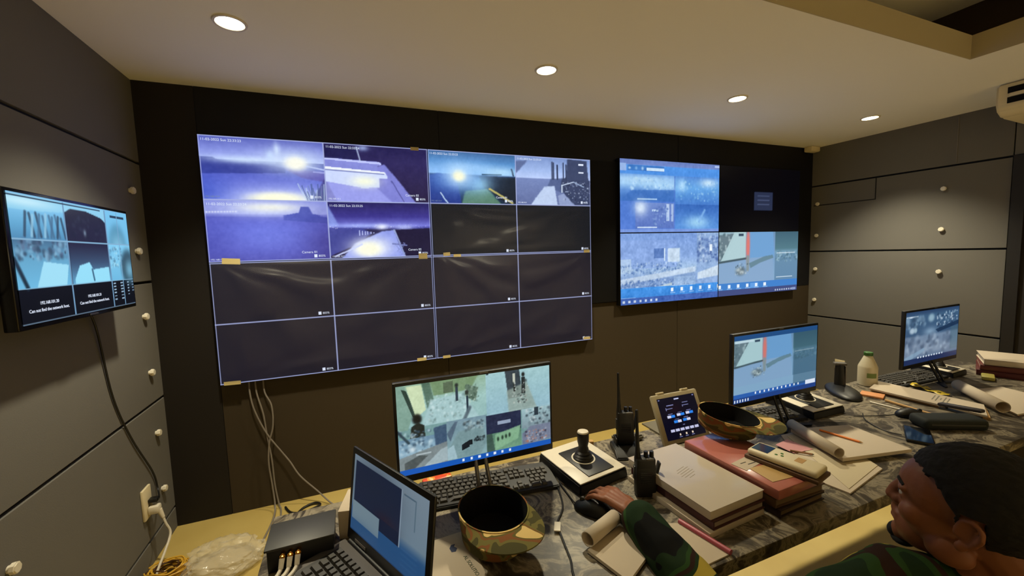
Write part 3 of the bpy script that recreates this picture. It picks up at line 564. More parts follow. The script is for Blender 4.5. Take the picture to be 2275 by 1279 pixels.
for k in range(26):
    a0 = random.uniform(0, 6.3); rr = random.uniform(.04, .085); pts = [(rr * math.cos(a0 + i * .7) * random.uniform(.85, 1.1), rr * math.sin(a0 + i * .7) * .8, .007 + .05 * (k / 26) + .012 * math.sin(i * 1.7 + k) ** 2) for i in range(9)]
    MB().tube(pts, .0032, 6, 5).build('wire_loop', BW if k % 4 == 0 else YW, t)
# ------------------------------------------------------------------ desk
t = thing('desk', 'long desk with a black and grey veined marble top', 'desk', (2.375, -1.628, 0))
DW, DD = 3.85, .677
MB().box((0, 0, DESK - .02), (DW, DD, .04), bev=.004).build('desk_top', MARBLE, t)
WOODD = mat('dark_wood', (44, 32, 24), rough=.5)
for x in (-1.84, -.95, 1.84): MB().box((x, .0, (DESK - .04) / 2), (.04, .52, DESK - .042), bev=.003).build('support_panel', WOODD, t)
MB().box((0, .27, .575), (3.6, .018, .12)).build('back_rail', WOODD, t)
Z = DESK
# ------------------------------------------------------------------ monitors
def m1pic():
    p = Pic(300, 169, (120, 160, 160)); g = (150, 190, 180)
    p.vg((0, (150, 185, 160)), (.5, (165, 205, 200)), (1, (150, 190, 190)), box=(0, 0, .55, .48)).poly([(0, 0), (.05, 0), (.09, .35), (.06, .5), (0, .5)], (130, 165, 150), .9, 1).poly([(.03, .04), (.06, .06), (.12, .38), (.09, .36)], (40, 60, 54), .95).poly([(.06, .02), (.15, .02), (.17, .3), (.11, .38)], (214, 232, 190), .95, 1)
    p.poly([(.15, 0), (.2, 0), (.22, .2), (.18, .3)], (70, 100, 84), .8, 2).poly([(.2, 0), (.5, 0), (.45, .15), (.22, .16)], (120, 150, 110), .9, 2).poly([(.28, .03), (.34, .02), (.34, .15), (.28, .15)], (86, 104, 82), .9).poly([(.42, .08), (.5, .14), (.48, .3), (.41, .22)], (96, 120, 104), .9, 1).spots(26, (.41, .1, .5, .3), [(60, 84, 74), (190, 215, 200)], .006, .012)
    p.poly([(.2, .2), (.4, .18), (.5, .48), (.14, .48)], (176, 210, 214), .8, 3).spots(50, (.18, .16, .42, .46), [(120, 150, 150), (205, 230, 232), (140, 170, 168)], .006, .016).rect(.355, .1, .37, .26, (50, 66, 80)).glow(.362, .08, .012, .025, (40, 50, 50), 1, 2).rect(.42, .22, .435, .42, (40, 56, 72)).glow(.425, .18, .012, .03, (44, 50, 48), 1, 2).line(.44, .36, .4, .5, .02, (90, 110, 120))
    p.glow(.115, .39, .03, .06, (22, 24, 22), 1, 3).poly([(.07, .6), (.08, .47), (.12, .43), (.155, .47), (.16, .6)], (34, 40, 36), 1, 1)
    p.vg((0, (168, 208, 212)), (1, (150, 190, 205)), box=(.55, 0, 1, .5)).poly([(.68, 0), (.78, 0), (.80, .34), (.70, .34)], (52, 62, 70), .95, 1).poly([(.69, .24), (.83, .16), (.9, .5), (.7, .52)], (150, 168, 158), .8, 4).rect(.735, .04, .75, .16, (200, 205, 190)).rect(.737, .16, .75, .26, (36, 40, 40)).rect(.795, .1, .82, .3, (40, 48, 50)).glow(.807, .07, .012, .03, (30, 34, 34), 1, 2).spots(34, (.73, .14, .84, .42), [(220, 230, 225), (60, 70, 70), (170, 180, 170)], .006, .014)
    p.vg((0, (110, 145, 170)), (.5, (150, 185, 205)), (1, (100, 130, 150)), box=(0, .6, .29, .9)).spots(70, (.01, .5, .2, .9), [(60, 84, 104), (190, 215, 225), (100, 130, 150)], .008, .02).poly([(.21, .52), (.29, .5), (.29, .74), (.22, .76)], (60, 84, 112), .95, 2).line(0, .5, .06, .64, .014, (50, 70, 80)).glow(.08, .72, .02, .03, (225, 240, 245), .9)
    p.poly([(0, .8), (.29, .7), (.29, .96), (0, 1)], (128, 140, 142), .95, 1).poly([(.12, .97), (.25, .78), (.29, .76), (.29, .92)], (170, 190, 196), .9, 1).poly([(.03, .86), (.12, .8), (.17, .82), (.08, .95), (.03, .95)], (70, 78, 78), .8, 1).rect(.1, .78, .19, .8, (190, 205, 210), .8)
    p.vg((0, (120, 150, 165)), (1, (140, 175, 180)), box=(.29, .48, .545, .93)).poly([(.29, .62), (.34, .5), (.36, .5), (.31, .72)], (80, 100, 120), .9, 1).poly([(.3, .8), (.36, .62), (.52, .6), (.545, .8), (.5, .93), (.3, .93)], (122, 152, 156), .9, 2).poly([(.38, .78), (.43, .74), (.43, .82), (.38, .85)], (24, 30, 36)).rect(.43, .74, .45, .80, (22, 28, 34)).spots(20, (.46, .72, .53, .77), [(20, 26, 32)], .006, .012).spots(30, (.4, .52, .53, .62), [(40, 50, 56), (170, 195, 200)], .008, .02).poly([(.29, .8), (.33, .76), (.35, .93), (.29, .93)], (170, 200, 210), .9, 1)
    p.rect(.545, .5, .785, .74, (36, 44, 72)).rect(.62, .585, .71, .625, (150, 165, 190)).vg((0, (90, 130, 110)), (1, (120, 165, 135)), box=(.545, .72, .785, .95)).poly([(.545, .7), (.64, .72), (.7, .67), (.545, .66)], (36, 44, 72)).poly([(.58, .72), (.6, .95), (.545, .95), (.545, .72)], (60, 84, 76), .9, 1).poly([(.6, .74), (.78, .68), (.76, .84), (.6, .93)], (136, 182, 146), .95, 2)
    for x in (.62, .65, .675, .70): p.glow(x, .80 - (x - .62) * .3, .008, .028, (44, 66, 54), 1, 2)
    p.vg((0, (164, 198, 204)), (1, (128, 150, 160)), box=(.79, .5, 1, .74)).spots(40, (.82, .5, 1, .72), [(44, 56, 66), (205, 220, 222), (110, 130, 140)], .008, .02).poly([(.79, .8), (.85, .72), (1, .72), (1, .92), (.79, .95)], (118, 126, 150), .95, 2).spots(46, (.81, .78, .97, .92), [(210, 215, 225), (52, 50, 66), (190, 120, 90), (120, 130, 150)], .006, .014).rect(.88, .5, .91, .6, (48, 62, 72))
    p.noise(3, 34).noise(4, 110); p.a *= .95
    p.rect(0, .935, 1, 1, (24, 86, 178)); [p.rect(.38 + .052 * k, .945, .395 + .052 * k, .975, (225, 235, 245)) for k in range(7)]; p.rect(.555, 0, .57, .02, (40, 60, 70))
    return p.rect(.545, .48, 1, .485, (190, 215, 220), .3)
def m2pic():
    p = Pic(270, 151, (34, 78, 132)); p.put(r3(1), 0, .07, 1, .9); p.a *= np.array([.92, .95, .95]); p.rect(0, 0, 1, .07, (32, 76, 128)).rect(0, .87, 1, .93, (40, 92, 170)).rect(0, .93, 1, 1, (28, 62, 128))
    p.rect(.70, .07, 1, .9, (44, 78, 96), .45).rect(.01, .08, .22, .115, (190, 215, 225), .9).rect(.86, .86, .99, .93, (215, 225, 240)); [p.rect(.24 + .052 * k, .875, .255 + .052 * k, .91, (225, 235, 245)) for k in range(11)]; [p.rect(.01 + .03 * k, .95, .022 + .03 * k, .985, (225, 235, 245)) for k in range(6)]
    return p
def m3pic():
    p = Pic(210, 126, (84, 112, 142)).vg((0, (40, 62, 96)), (.1, (60, 92, 124)), (.45, (56, 84, 116)), (.5, (110, 132, 158)), (.8, (120, 140, 164)), (1, (40, 66, 104)))
    p.rect(.01, .09, .22, .12, (200, 215, 230)).spots(34, (0, .12, .35, .3), [(120, 150, 175), (50, 74, 100)], .02, .06).glow(.12, .36, .05, .06, (180, 200, 215), .9, 2).glow(.18, .36, .03, .05, (160, 185, 200), .9, 2).glow(.46, .16, .06, .08, (160, 190, 205), .8, 2).glow(.45, .42, .12, .08, (140, 170, 195), .8)
    p.spots(70, (.56, .08, .98, .38), [(205, 220, 232), (30, 50, 80), (60, 90, 120), (170, 195, 212)], .01, .03).poly([(.55, .4), (1, .28), (1, .36), (.6, .46)], (24, 48, 78), .9, 1).spots(60, (.02, .5, .85, .85), [(150, 168, 188), (96, 116, 142), (70, 90, 116)], .03, .07).poly([(0, .86), (.35, .72), (.36, .78), (.02, .95)], (128, 158, 184), .8, 1).rect(.85, .4, 1, .85, (70, 100, 116), .5).rect(0, .9, 1, 1, (22, 42, 84))
    [p.rect(.24 + .05 * k, .875, .26 + .05 * k, .905, (205, 218, 232)) for k in range(10)]
    return p
def monitor(x, y, w, h, zb, pic, label, ry=0):
    t = thing('computer_monitor', label, 'monitor', (x, y, Z), ry, 'monitors along the desk')
    q = MB(); q.box((0, .009, zb + h / 2), (w, .018, h), bev=.003); q.box((0, .028, zb + h * .45), (w * .5, .024, h * .6), bev=.01); q.build('housing', BLK, t)
    screen('display', pic, w - .016, h - .032, t, (0, -.0006, zb + h / 2 + .006))
    q = MB()
    for s_ in (-1, 1): q.cyl((s_ * .016, .004, zb + .02), (s_ * .020, -.050, .008), .0065, n=12)
    q.box((0, .012, zb + .03), (.05, .012, .05), bev=.003); q.build('stand_neck', SILV if w < .53 else BLK, t)
    q = MB(); q.prism([(-.09, -.098), (-.075, -.103), (0, -.062), (.075, -.103), (.09, -.098), (.03, -.040), (-.03, -.040)], 0.0005, .007, bev=.001); q.build('stand_base', BLK, t)
    q = MB(); q.box((.02, -.0003, zb + h - .004), (.028, .0012, .003)); q.build('badge', SILV, t)
    return t
monitor(1.057, -1.46, .512, .303, .106, m1pic(), 'nearest desk monitor, in front of the large video wall, showing teal indoor camera views')
monitor(2.418, -1.46, .540, .318, .096, m2pic(), 'middle desk monitor behind the upturned cap, showing a yard with a red post')
monitor(3.66, -1.46, .545, .316, .093, m3pic(), 'farthest desk monitor, at the right end of the desk, showing a grey night view')
# ------------------------------------------------------------------ keyboards
SC = .985
def wedge(mb, w, d, h0, h1, bev=.003, cut=0):
    b = bmesh.new(); vs = [(-w / 2, -d / 2, 0), (w / 2, -d / 2, 0), (w / 2, d / 2, 0), (-w / 2, d / 2, 0), (-w / 2 + cut, -d / 2 + cut, h0), (w / 2 - cut, -d / 2 + cut, h0), (w / 2 - cut, d / 2 - cut, h1), (-w / 2 + cut, d / 2 - cut, h1)]
    vv = [b.verts.new(v) for v in vs]
    for f in ((3, 2, 1, 0), (4, 5, 6, 7), (0, 1, 5, 4), (1, 2, 6, 5), (2, 3, 7, 6), (3, 0, 4, 7)): b.faces.new([vv[i] for i in f])
    bmesh.ops.bevel(b, geom=b.edges[:], offset=bev, segments=2, affect='EDGES'); mb._add(b)
def keycap_mesh(w, d):
    b = bmesh.new(); vs = [(-w / 2, -d / 2, 0), (w / 2, -d / 2, 0), (w / 2, d / 2, 0), (-w / 2, d / 2, 0), (-w * .36, -d * .34, .007), (w * .36, -d * .34, .007), (w * .36, d * .40, .007), (-w * .36, d * .40, .007)]
    vv = [b.verts.new(v) for v in vs]
    for f in ((4, 5, 6, 7), (0, 1, 5, 4), (1, 2, 6, 5), (2, 3, 7, 6), (3, 0, 4, 7)): b.faces.new([vv[i] for i in f])
    me = bpy.data.meshes.new('key'); b.to_mesh(me); b.free(); me.materials.append(KEY); return me
KM = {w: keycap_mesh(.0175 * w, .0172) for w in (1, 1.5, 2, 6)}
def add_keys(t, rows, x0, y0, z0, slope, pitch=.0188):
    for r, row in enumerate(rows):
        x = x0; y = y0 - r * pitch
        for w in row:
            if w < 0: x += -w * pitch; continue
            o = bpy.data.objects.new('key', KM[w]); C.objects.link(o); o.parent = t
            o.location = (x + w * pitch / 2, y, z0 - r * pitch * slope); o.rotation_euler = (math.atan(slope), 0, 0); x += w * pitch
KBROWS = [[1, -.6, 1, 1, 1, 1, -.4, 1, 1, 1, 1, -.4, 1, 1, 1, 1, -.3, 1, 1, 1], [1] * 13 + [2, -.3, 1, 1, 1, -.3, 1, 1, 1, 1], [1.5] + [1] * 12 + [1.5, -.3, 1, 1, 1, -.3, 1, 1, 1, 1],
          [2] + [1] * 11 + [2, -3.3, -.3, -.3, 1, 1, 1], [2] + [1] * 10 + [2, 1, -1.3, 1, -1.3, 1, 1, 1], [1.5, 1, 1.5, 6, 1.5, 1, 1.5, -.3 - 1, 1, 1, 1, -.3, 2, 1]]
def keyboard(x, y, rz, label):
    t = thing('computer_keyboard', label, 'keyboard', (x, y, Z), rz, 'black keyboards on the desk')
    q = MB(); wedge(q, .456, .142, .012, .024, .003, .001); q.build('body', BLK, t)
    add_keys(t, KBROWS, -.216, .047, .0215, .084); return t
kb = keyboard(1.092, -1.422, R(-7), 'black keyboard under the nearest monitor, half in its shadow')
dup(kb, (2.335, -1.42, Z), R(-7), 'black keyboard under the middle monitor, beside the upturned camouflage cap')
dup(kb, (3.575, -1.405, Z), R(-3), 'black keyboard under the farthest monitor, right of the white bottle')
SC = 1.084
# ------------------------------------------------------------------ joystick controllers
def joystick(x, y, rz, label, s=1.0):
    t = thing('camera_joystick', label, 'joystick controller', (x, y, Z), rz, 'joystick camera controllers on the desk'); w, d = .185 * s, .205 * s
    q = MB(); wedge(q, w + .012, d + .012, .030, .042, .004, .004); q.build('base', BLK, t)
    sl = math.atan(.012 / d); rot = M.Rotation(sl, 3, 'X'); MB().box((0, 0, .0375), (w, d, .004), bev=.0015, rot=rot).build('white_top_plate', WHT, t)
    q = MB(); q.box((.005, -.012, .0397), (w * .56, d * .74, .004), bev=.0015, rot=rot); q.build('control_inlay', BLK, t)
    q = MB(); q.box((-.024, .055, .0430), (.05, .004, .0006), rot=rot); q.box((-.034, .044, .0425), (.02, .006, .0006), rot=rot); q.box((.03, -.075, .0375), (.02, .004, .0006), rot=rot); q.build('panel_marks', WHT, t)
    ring = bmesh.new(); q = MB(); q.lathe([(.034, 0), (.0385, 0), (.0385, .003), (.034, .003), (.034, 0)], 36, M.Translation((.005, -.002, .0405)) @ rot.to_4x4()); q.build('ring', WHT, t)
    q = MB(); q.lathe([(.032, 0), (.031, .006), (.028, .009), (.0285, .013), (.023, .017), (.0235, .021), (.018, .026), (.0175, .034), (.015, .042), (.0165, .050), (.0185, .058), (.0190, .082), (.0185, .086), (0, .086)], 32, M.Translation((.005, -.002, .041))); st = q.build('stick', BLK, t)
    MB().lathe([(0, .0865), (.017, .0865), (.0185, .088), (.017, .092), (.010, .0935), (0, .094)], 32, M.Translation((.005, -.002, .041))).build('knob_cap', WHT, st)
    return t
js = joystick(1.428, -1.455, R(9), 'white and black joystick controller beside the nearest monitor, under the hand')
def joystick_plain(o): return o
dup(js, (2.675, -1.414, Z), R(-2), 'white and black joystick controller half behind the middle monitor')
j3 = dup(js, (3.895, -1.40, Z), R(2), 'white and black joystick controller by the foot of the farthest monitor'); j3.scale = (.86, .86, .9)
# ------------------------------------------------------------------ mice
def mouse(x, y, rz, label):
    b = bmesh.new(); bmesh.ops.create_uvsphere(b, u_segments=28, v_segments=18, radius=1)
    for v in b.verts:
        c = v.co; y_ = c.y; c.x *= .032 * (1 - .10 * (1 - abs(y_))) ; c.z = c.z * (.030 - .010 * max(0, y_)) if c.z > 0 else c.z * .004; c.y = y_ * .056; c.z += .005
    q = MB(); q._add(b); t = thing('computer_mouse', label, 'mouse', (x, y, Z), rz); q.build('shell', BLK, t)
    q = MB(); q.cyl((-.003, .030, .026), (.003, .030, .026), .008, n=16); q.build('scroll_wheel', KEY, t); return t
mouse(1.337, -1.666, R(35), 'black mouse under the hand of the seated person')
tag(MB().tube([(1.304, -1.614, 0.6976), (1.309, -1.577, 0.6943), (1.315, -1.512, 0.6943), (1.323, -1.458, 0.6943), (1.309, -1.393, 0.6943), (1.339, -1.349, 0.6943), (1.366, -1.311, 0.6943)], .0022).build('mouse_cable', CABLEK), 'black mouse cable running left of the nearest joystick controller', 'cable')
# ------------------------------------------------------------------ walkie-talkies
def radio(x, y, z, rz, rx, label):
    t = thing('walkie_talkie', label, 'walkie-talkie', (x, y, z), rz, 'black walkie-talkies'); t.rotation_euler = (rx, 0, rz)
    q = MB(); q.box((0, 0, .058), (.056, .033, .116), bev=.006); q.box((0, -.002, .05), (.060, .030, .09), bev=.008); q.build('body', BLK, t)
    q = MB(); q.lathe([(0, .104), (.0095, .104), (.0095, .116), (.0075, .130), (.006, .15), (.0042, .21), (.0042, .252), (.003, .256), (0, .256)], 18, M.Translation((-.0185, 0, 0)) @ M.Rotation(R(-1), 4, 'Y')); q.build('antenna', BLK, t)
    for kx in (.003, .0195): MB().cyl((kx, 0, .113), (kx, 0, .132), .0068, .0058, 14).build('knob', BLK, t)
    MB().box((.011, -.012, .114), (.022, .010, .006), bev=.002).build('top_button', mat('worn_grey', (92, 88, 84), rough=.5), t)
    q = MB()
    for k in range(6): q.box((0, -.0172, .046 + .006 * k), (.034, .001, .0022))
    q.build('speaker_grille', BLKG, t)
    q = MB(); q.box((.038, .006, .072), (.006, .02, .05), bev=.002, rot=M.Rotation(R(14), 3, 'Y')); q.build('belt_clip', BLK, t)
    MB().box((-.0305, 0, .07), (.004, .014, .04), bev=.0015).build('talk_button', KEY, t); return t
rd = radio(1.659, -1.395, Z + 0.0282, R(-22), 0, 'black walkie-talkie standing in its charger behind the other one')
r2_ = dup(rd, (1.532, -1.661, Z), R(-22), 'black walkie-talkie standing on the desk beside the sleeve of the seated person')
t = thing('radio_charger', 'black desktop charger holding the rear walkie-talkie', 'charger', (1.651, -1.409, Z), R(-22))
q = MB(); q.prism([(-.062, 0.0005), (.05, 0.0005), (.05, .018), (.02, .025), (-.03, .025), (-.062, .008)], -.045, .045, bev=.003, mtx=M(((0, 0, 1, 0), (1, 0, 0, 0), (0, 1, 0, 0), (0, 0, 0, 1)))); q.build('base', BLK, t)
q = MB(); q.box((-.032, .014, .036), (.005, .04, .028), bev=.002); q.box((.044, .014, .036), (.005, .04, .028), bev=.002); q.box((.006, .034, .036), (.07, .005, .028), bev=.002); q.build('cradle', BLK, t)
# ------------------------------------------------------------------ tablet on its bracket
def tabpic():
    p = Pic(160, 134, (8, 8, 26)); b, w, d = (46, 130, 232), (205, 208, 235), (120, 124, 170)
    p.glow(.4, .3, .2, .15, (30, 12, 22), .7).rect(.44, .05, .56, .085, (190, 195, 230)).rect(.03, .03, .07, .05, d).rect(.93, .03, .97, .06, d)
    p.rect(.2, .19, .38, .21, d).rect(.62, .17, .77, .19, d).rect(.17, .27, .34, .285, d).rect(.165, .25, .18, .31, d).rect(.6, .24, .77, .255, d).rect(.6, .23, .61, .28, d)
    def tog(x, y, on):
        for k in (0, 1): c = b if (k == 0) == on else w; p.rect(x + k * .1, y, x + k * .1 + .092, y + .06, c)
        p.rect(x + .03, y - .035, x + .15, y - .022, d)
    tog(.15, .43, 0); tog(.4, .42, 0); tog(.64, .41, 0); tog(.28, .57, 1); tog(.52, .56, 1)
    for k in range(6): p.rect(.14 + .125 * k, .76, .24 + .125 * k, .82, (190, 192, 225))
    for k in range(3): p.rect(.33 + .16 * k, .88, .365 + .16 * k, .925, (235, 215, 190)).rect(.31 + .16 * k, .945, .385 + .16 * k, .96, d)
    return p.rect(.48, .69, .53, .705, d)
t = thing('tablet_stand', 'tablet in a cream frame showing blue and white buttons, leaning on a bracket', 'tablet', (1.926, -1.453, Z), R(-1.3)); TR = M.Rotation(R(-25.5), 3, 'X')
def tl(x, y, z): return TR @ V((x, y, z))
q = MB(); q.box(tl(0, .009, .093), (.216, .016, .180), bev=.006, rot=TR); q.build('frame', mat('tablet_frame', (176, 164, 134), rough=.45), t)
sc = screen('display', tabpic(), .178, .149, t, tl(0, .0003, .093), (R(-25.5), 0, 0))
for x in (-.06, .055): MB().box(tl(x, .01, .187), (.03, .014, .008), bev=.002, rot=TR).build('clip', CRM, t)
q = MB(); q.box(tl(0, .03, .05), (.09, .03, .012), rot=TR); q.box((0, .115, .004), (.12, .16, .007), bev=.002); q.box((0, .12, .06), (.02, .012, .11), bev=.003, rot=M.Rotation(R(20), 3, 'X')); q.build('stand_bracket', mat('olive_grey', (104, 96, 74), rough=.5), t)
tag(MB().prism([(1.659, -1.3), (1.751, -1.293), (1.783, -1.36), (1.697, -1.362)], Z + 0.0005, Z + 0.0217, bev=.006).build('grey_pouch', mat('pouch_grey', (98, 92, 78), rough=.7)), 'small grey pouch at the back of the desk, left of the tablet', 'pouch')
tag(MB().box((1.539, -1.304, Z + 0.0119), (.06, .022, .02), bev=.004, rot=M.Rotation(R(-20), 3, 'Z')).build('cable_adapter', CARD), 'tan adapter block at the back edge of the desk, behind the joystick controller', 'adapter')
# ------------------------------------------------------------------ laptop
def lappic():
    p = Pic(160, 110, (120, 146, 172)).vg((0, (136, 156, 172)), (.6, (126, 150, 168)), (.72, (48, 92, 142)), (1, (40, 84, 134)))
    p.poly([(.03, .07), (.68, .07), (.68, .72), (.03, .58)], (26, 38, 66), 1).glow(.35, .3, .3, .3, (30, 40, 62), .6).glow(.5, .58, .14, .08, (44, 34, 52), .9).rect(.03, .58, .68, .74, (24, 34, 60), 1).rect(.02, .6, .42, .84, (128, 152, 166)).glow(.2, .95, .3, .12, (60, 96, 140), .7).rect(.68, .06, .695, .74, (150, 170, 190)).rect(.71, .1, .85, .12, (84, 110, 130)).rect(.85, .1, .86, .45, (96, 122, 140))
    for k in range(4): p.line(.72, .72 + .06 * k, .9, .72 + .06 * k, .012, (60, 104, 152), .7)
    p.rect(.42, .74, .95, .98, (40, 88, 140), .5).rect(0, .98, 1, 1, (30, 60, 100)); p.a *= .8; return p
t = thing('laptop', 'open dark laptop turned to the left at the near left end of the desk', 'laptop', (0.7324, -1.677, Z), R(-64))
q = MB(); q.box((0, -.118, .011), (.335, .236, .018), bev=.003); q.build('base', SILV, t)
LT = M.Rotation(R(-8), 3, 'X')
def ll(x, y, z): return V((0, .004, .021)) + LT @ V((x, y, z))
q = MB(); q.box(ll(0, .004, .113), (.335, .008, .226), bev=.004, rot=LT); q.build('lid', BLK, t)
screen('display', lappic(), .305, .182, t, ll(0, -.0005, .121), (R(-8), 0, 0))
q = MB(); q.cyl((-.15, .004, .018), (.15, .004, .018), .007, n=14); q.build('hinge', BLK, t)
MB().box((0, -.075, .0203), (.29, .105, .001)).build('keyboard_tray', mat('laptop_tray', (46, 44, 44), rough=.6), t)
add_keys(t, [[1] * 14, [1] * 13 + [1], [1.5] + [1] * 11 + [1.5], [2] + [1] * 10 + [2], [1.5, 1, 1, 6, 1, 1, 1, 1]], -.134, -.033, .0205, 0, .0192)
MB().box((0, -.185, .0203), (.10, .06, .001)).build('touchpad', mat('touchpad_grey', (88, 86, 86), rough=.5), t)
MB().box(tuple(ll(-.10, -.0008, .012)), (.05, .001, .006), rot=LT).build('badge', SILV, t)
# ------------------------------------------------------------------ black box with gold plugs
t = thing('signal_box', 'black electronic box with three gold plugs at the left end of the desk', 'electronic box', (0.5503, -1.493, Z))
q = MB(); q.box((0, 0, .029), (.140, .096, .057), bev=.003); q.build('case', BLK, t); q = MB(); q.box((0, -.001, .0575), (.148, .104, .006), bev=.002); q.build('cover', mat('charcoal_cover', (48, 47, 44), rough=.5), t)
for k, x in enumerate((-.036, -.020, -.004)): q = MB(); q.cyl((x, -.048, .043), (x, -.062, .043), .0058, n=18); q.cyl((x, -.062, .043), (x, -.066, .042), .0048, n=18); q.build('gold_socket', GOLD, t)
gl = ['left white cable plugged into the black box', 'middle white cable plugged into the black box', 'right white cable plugged into the black box']
for k, x in enumerate((.5113, .5286, .5460)):
    c = thing('plug_cable', gl[k], 'cable', (x, -1.566, Z + 0.0466), 0, 'white cables of the black box')
    q = MB(); q.cyl((0, 0, 0), (-.002, -.012, -.016), .0058, .0052, 14); q.build('plug', WHT, c)
    MB().tube([(-.002, -.012, -.016), (-.008, -.026, -.020), (-.022, -.05, -.0185), (-.05 - .006 * k, -.09, -.0185), (-.085 - .01 * k, -.13, -.037)], .0042).build('lead', CABLEW, c)
tag(MB().box((.742, -1.452, Z + .041), (.19, .11, .081), bev=.002, rot=M.Rotation(R(-14), 3, 'Z')).build('carton', PAPER), 'plain white carton behind the laptop', 'carton')
# ------------------------------------------------------------------ papers at the left
t = thing('printed_sheets', 'white sheets with green lettering beside the laptop screen', 'papers', (0.8836, -1.75, Z))
MB().sheet([(-.085, .137), (.073, .146), (.085, -.14), (-.035, -.15)], .0005, .003).build('sheet', PAPER, t)
text('AL SOLUTIO', .0125, (.046, .058, .0032), (0, 0, R(-80)), mat('dark_green_ink', (52, 70, 48), rough=.8), t, 'green_lettering')
q = MB(); q.prism([(-.006, -.012), (.004, -.014), (.010, -.004), (.004, .004), (.008, .012), (-.002, .012), (-.008, .002)], .0031, .0034, mtx=M.Translation((.030, .095, 0))); q.build('printed_emblem', mat('blue_ink', (48, 56, 84), rough=.8), t)
# ------------------------------------------------------------------ upturned camouflage caps
def cap(x, y, z, rz, label, tilt=(0, 0)):
    t = thing('camouflage_cap', label, 'cap', (x, y, z), rz, 'upturned camouflage caps'); t.rotation_euler = (tilt[0], tilt[1], rz)
    q = MB(); q.lathe([(0, .0008), (.060, .0008), (.076, .004), (.084, .014), (.088, .05), (.092, .088), (.0885, .088), (.084, .05), (.078, .016), (.06, .006), (0, .005)], 48, M.Diagonal((.93, 1.08, 1, 1))); q.build('crown', CCAMO, t)
    q = MB(); q.lathe([(.0870, .089), (.0825, .05), (.0765, .018), (.058, .0075), (0, .0065)], 48, M.Diagonal((.93, 1.08, 1, 1))); q.build('lining', BLKM, t)
    b = bmesh.new(); n = 28; m = 8; rows = []
    for s_ in (0, 1):
        rr = []
        for i in range(n + 1):
            a = R(-90 - 74 + 148 * i / n); row = []; prof = math.cos((i / n - .5) * PI) ** .6
            for k in range(m + 1):
                e = k / m; ex = .074 * e * max(prof, .0); cx, cy = .092 * .93 * math.cos(a), .092 * 1.08 * math.sin(a)
                row.append(b.verts.new((cx + ex * math.cos(a) * .55, cy + ex * math.sin(a), .086 - s_ * .003 + .004 * e * prof * (1 - .9 * abs(i / n - .5)) - .035 * (abs(i / n - .5) * 2) ** 2 * e * prof)))
            rr.append(row)
        rows.append(rr)
    for i in range(n):
        for k in range(m):
            f = lambda L: (L[i][k], L[i][k + 1], L[i + 1][k + 1], L[i + 1][k])
            b.faces.new(f(rows[0])); b.faces.new(f(rows[1])[::-1])
        b.faces.new((rows[0][i][m], rows[1][i][m], rows[1][i + 1][m], rows[0][i + 1][m]))
    q = MB(); q._add(b); q.build('visor', CCAMO, t, angle=50); return t
cap(1.028, -1.658, Z, R(6), 'camouflage cap lying upside down in front of the nearest keyboard')
# ------------------------------------------------------------------ booklets, ledgers and papers in the middle
def book(name, label, cat, x, y, z, w, d, h, rz, cover, group=None, pages=PAPER):
    t = thing(name, label, cat, (x, y, z), rz, group); c = min(.004, h * .16)
    q = MB(); q.box((0, 0, h - c / 2), (w, d, c), bev=.001); q.box((0, 0, c / 2 + .0003), (w, d, c), bev=.001); q.box((-w / 2 + c / 2, 0, h / 2), (c, d, h - .0005), bev=.001); q.build('cover', cover, t)
    MB().box((.002, 0, h / 2), (w - .012, d - .01, h - 2 * c - .0004)).build('pages', pages, t); return t
t = thing('paper_stack', 'low stack of white paper at the bottom of the left ledger pile', 'papers', (1.65, -1.735, Z), R(3)); MB().box((.006, .008, .0075), (.206, .295, .0145), bev=.001).build('sheets', PAPER, t)
book('ledger', 'dark maroon ledger under the white file in the left pile', 'ledger', 1.668, -1.722, Z + 0.0163, .196, .297, .024, R(3), mat('ledger_maroon', (70, 34, 36), rough=.35), 'ledgers in the two desk piles', mat('dim_pages', (150, 132, 112), rough=.9))
t = thing('white_file', 'thick white file with a clear cover on top of the left pile', 'file', (1.664, -1.716, Z + 0.0428), R(3)); t.scale = (1.03, 1.03, 1.03)
q = MB(); q.box((0, 0, .013), (.212, .315, .025), bev=.004); q.build('bundle', PAPER, t); MB().box((0, 0, .0262), (.214, .317, .0008)).build('clear_cover', mat('file_cover', (190, 177, 157), rough=.2, coat=.4), t)
q = MB()
for k, (w_, y_) in enumerate(((.04, .03), (.06, .021), (.05, .012), (.065, .003), (.055, -.006), (.03, -.016))): q.box((-.01, y_, .0268), (w_, .0018, .0003), rot=M.Rotation(R(14), 3, 'Z'))
q.build('typed_lines', mat('faint_ink', (150, 140, 122), rough=.8), t)
BRN = mat('brown_ledger', (92, 66, 42), rough=.5); OLV = mat('olive_folder', (112, 92, 56), rough=.6)
book('ledger', 'dark ledger at the bottom of the right pile', 'ledger', 1.897, -1.742, Z, .19, .305, .022, R(2), mat('dark_ledger', (46, 30, 26), rough=.45), 'ledgers in the two desk piles', mat('brown_pages', (120, 98, 70), rough=.9))
book('ledger', 'brown ledger in the middle of the right pile', 'ledger', 1.903, -1.734, Z + 0.0244, .195, .31, .026, R(-1), BRN, 'ledgers in the two desk piles', mat('brown_pages', (120, 98, 70), rough=.9))
t = thing('folder', 'shiny pinkish brown folder with white labels on top of the right pile', 'folder', (1.888, -1.736, Z + 0.0531), R(1)); q = MB(); q.box((0, 0, .015), (.182, .318, .029), bev=.005); q.build('cover', PINKC, t)
q = MB(); q.box((-.045, -.03, .0304), (.075, .045, .0008), rot=M.Rotation(R(8), 3, 'Z')); q.build('label', PAPER, t); q = MB(); q.box((-.05, -.025, .031), (.022, .003, .0003)); q.box((-.03, -.037, .031), (.03, .003, .0003)); q.build('label_writing', INK, t)
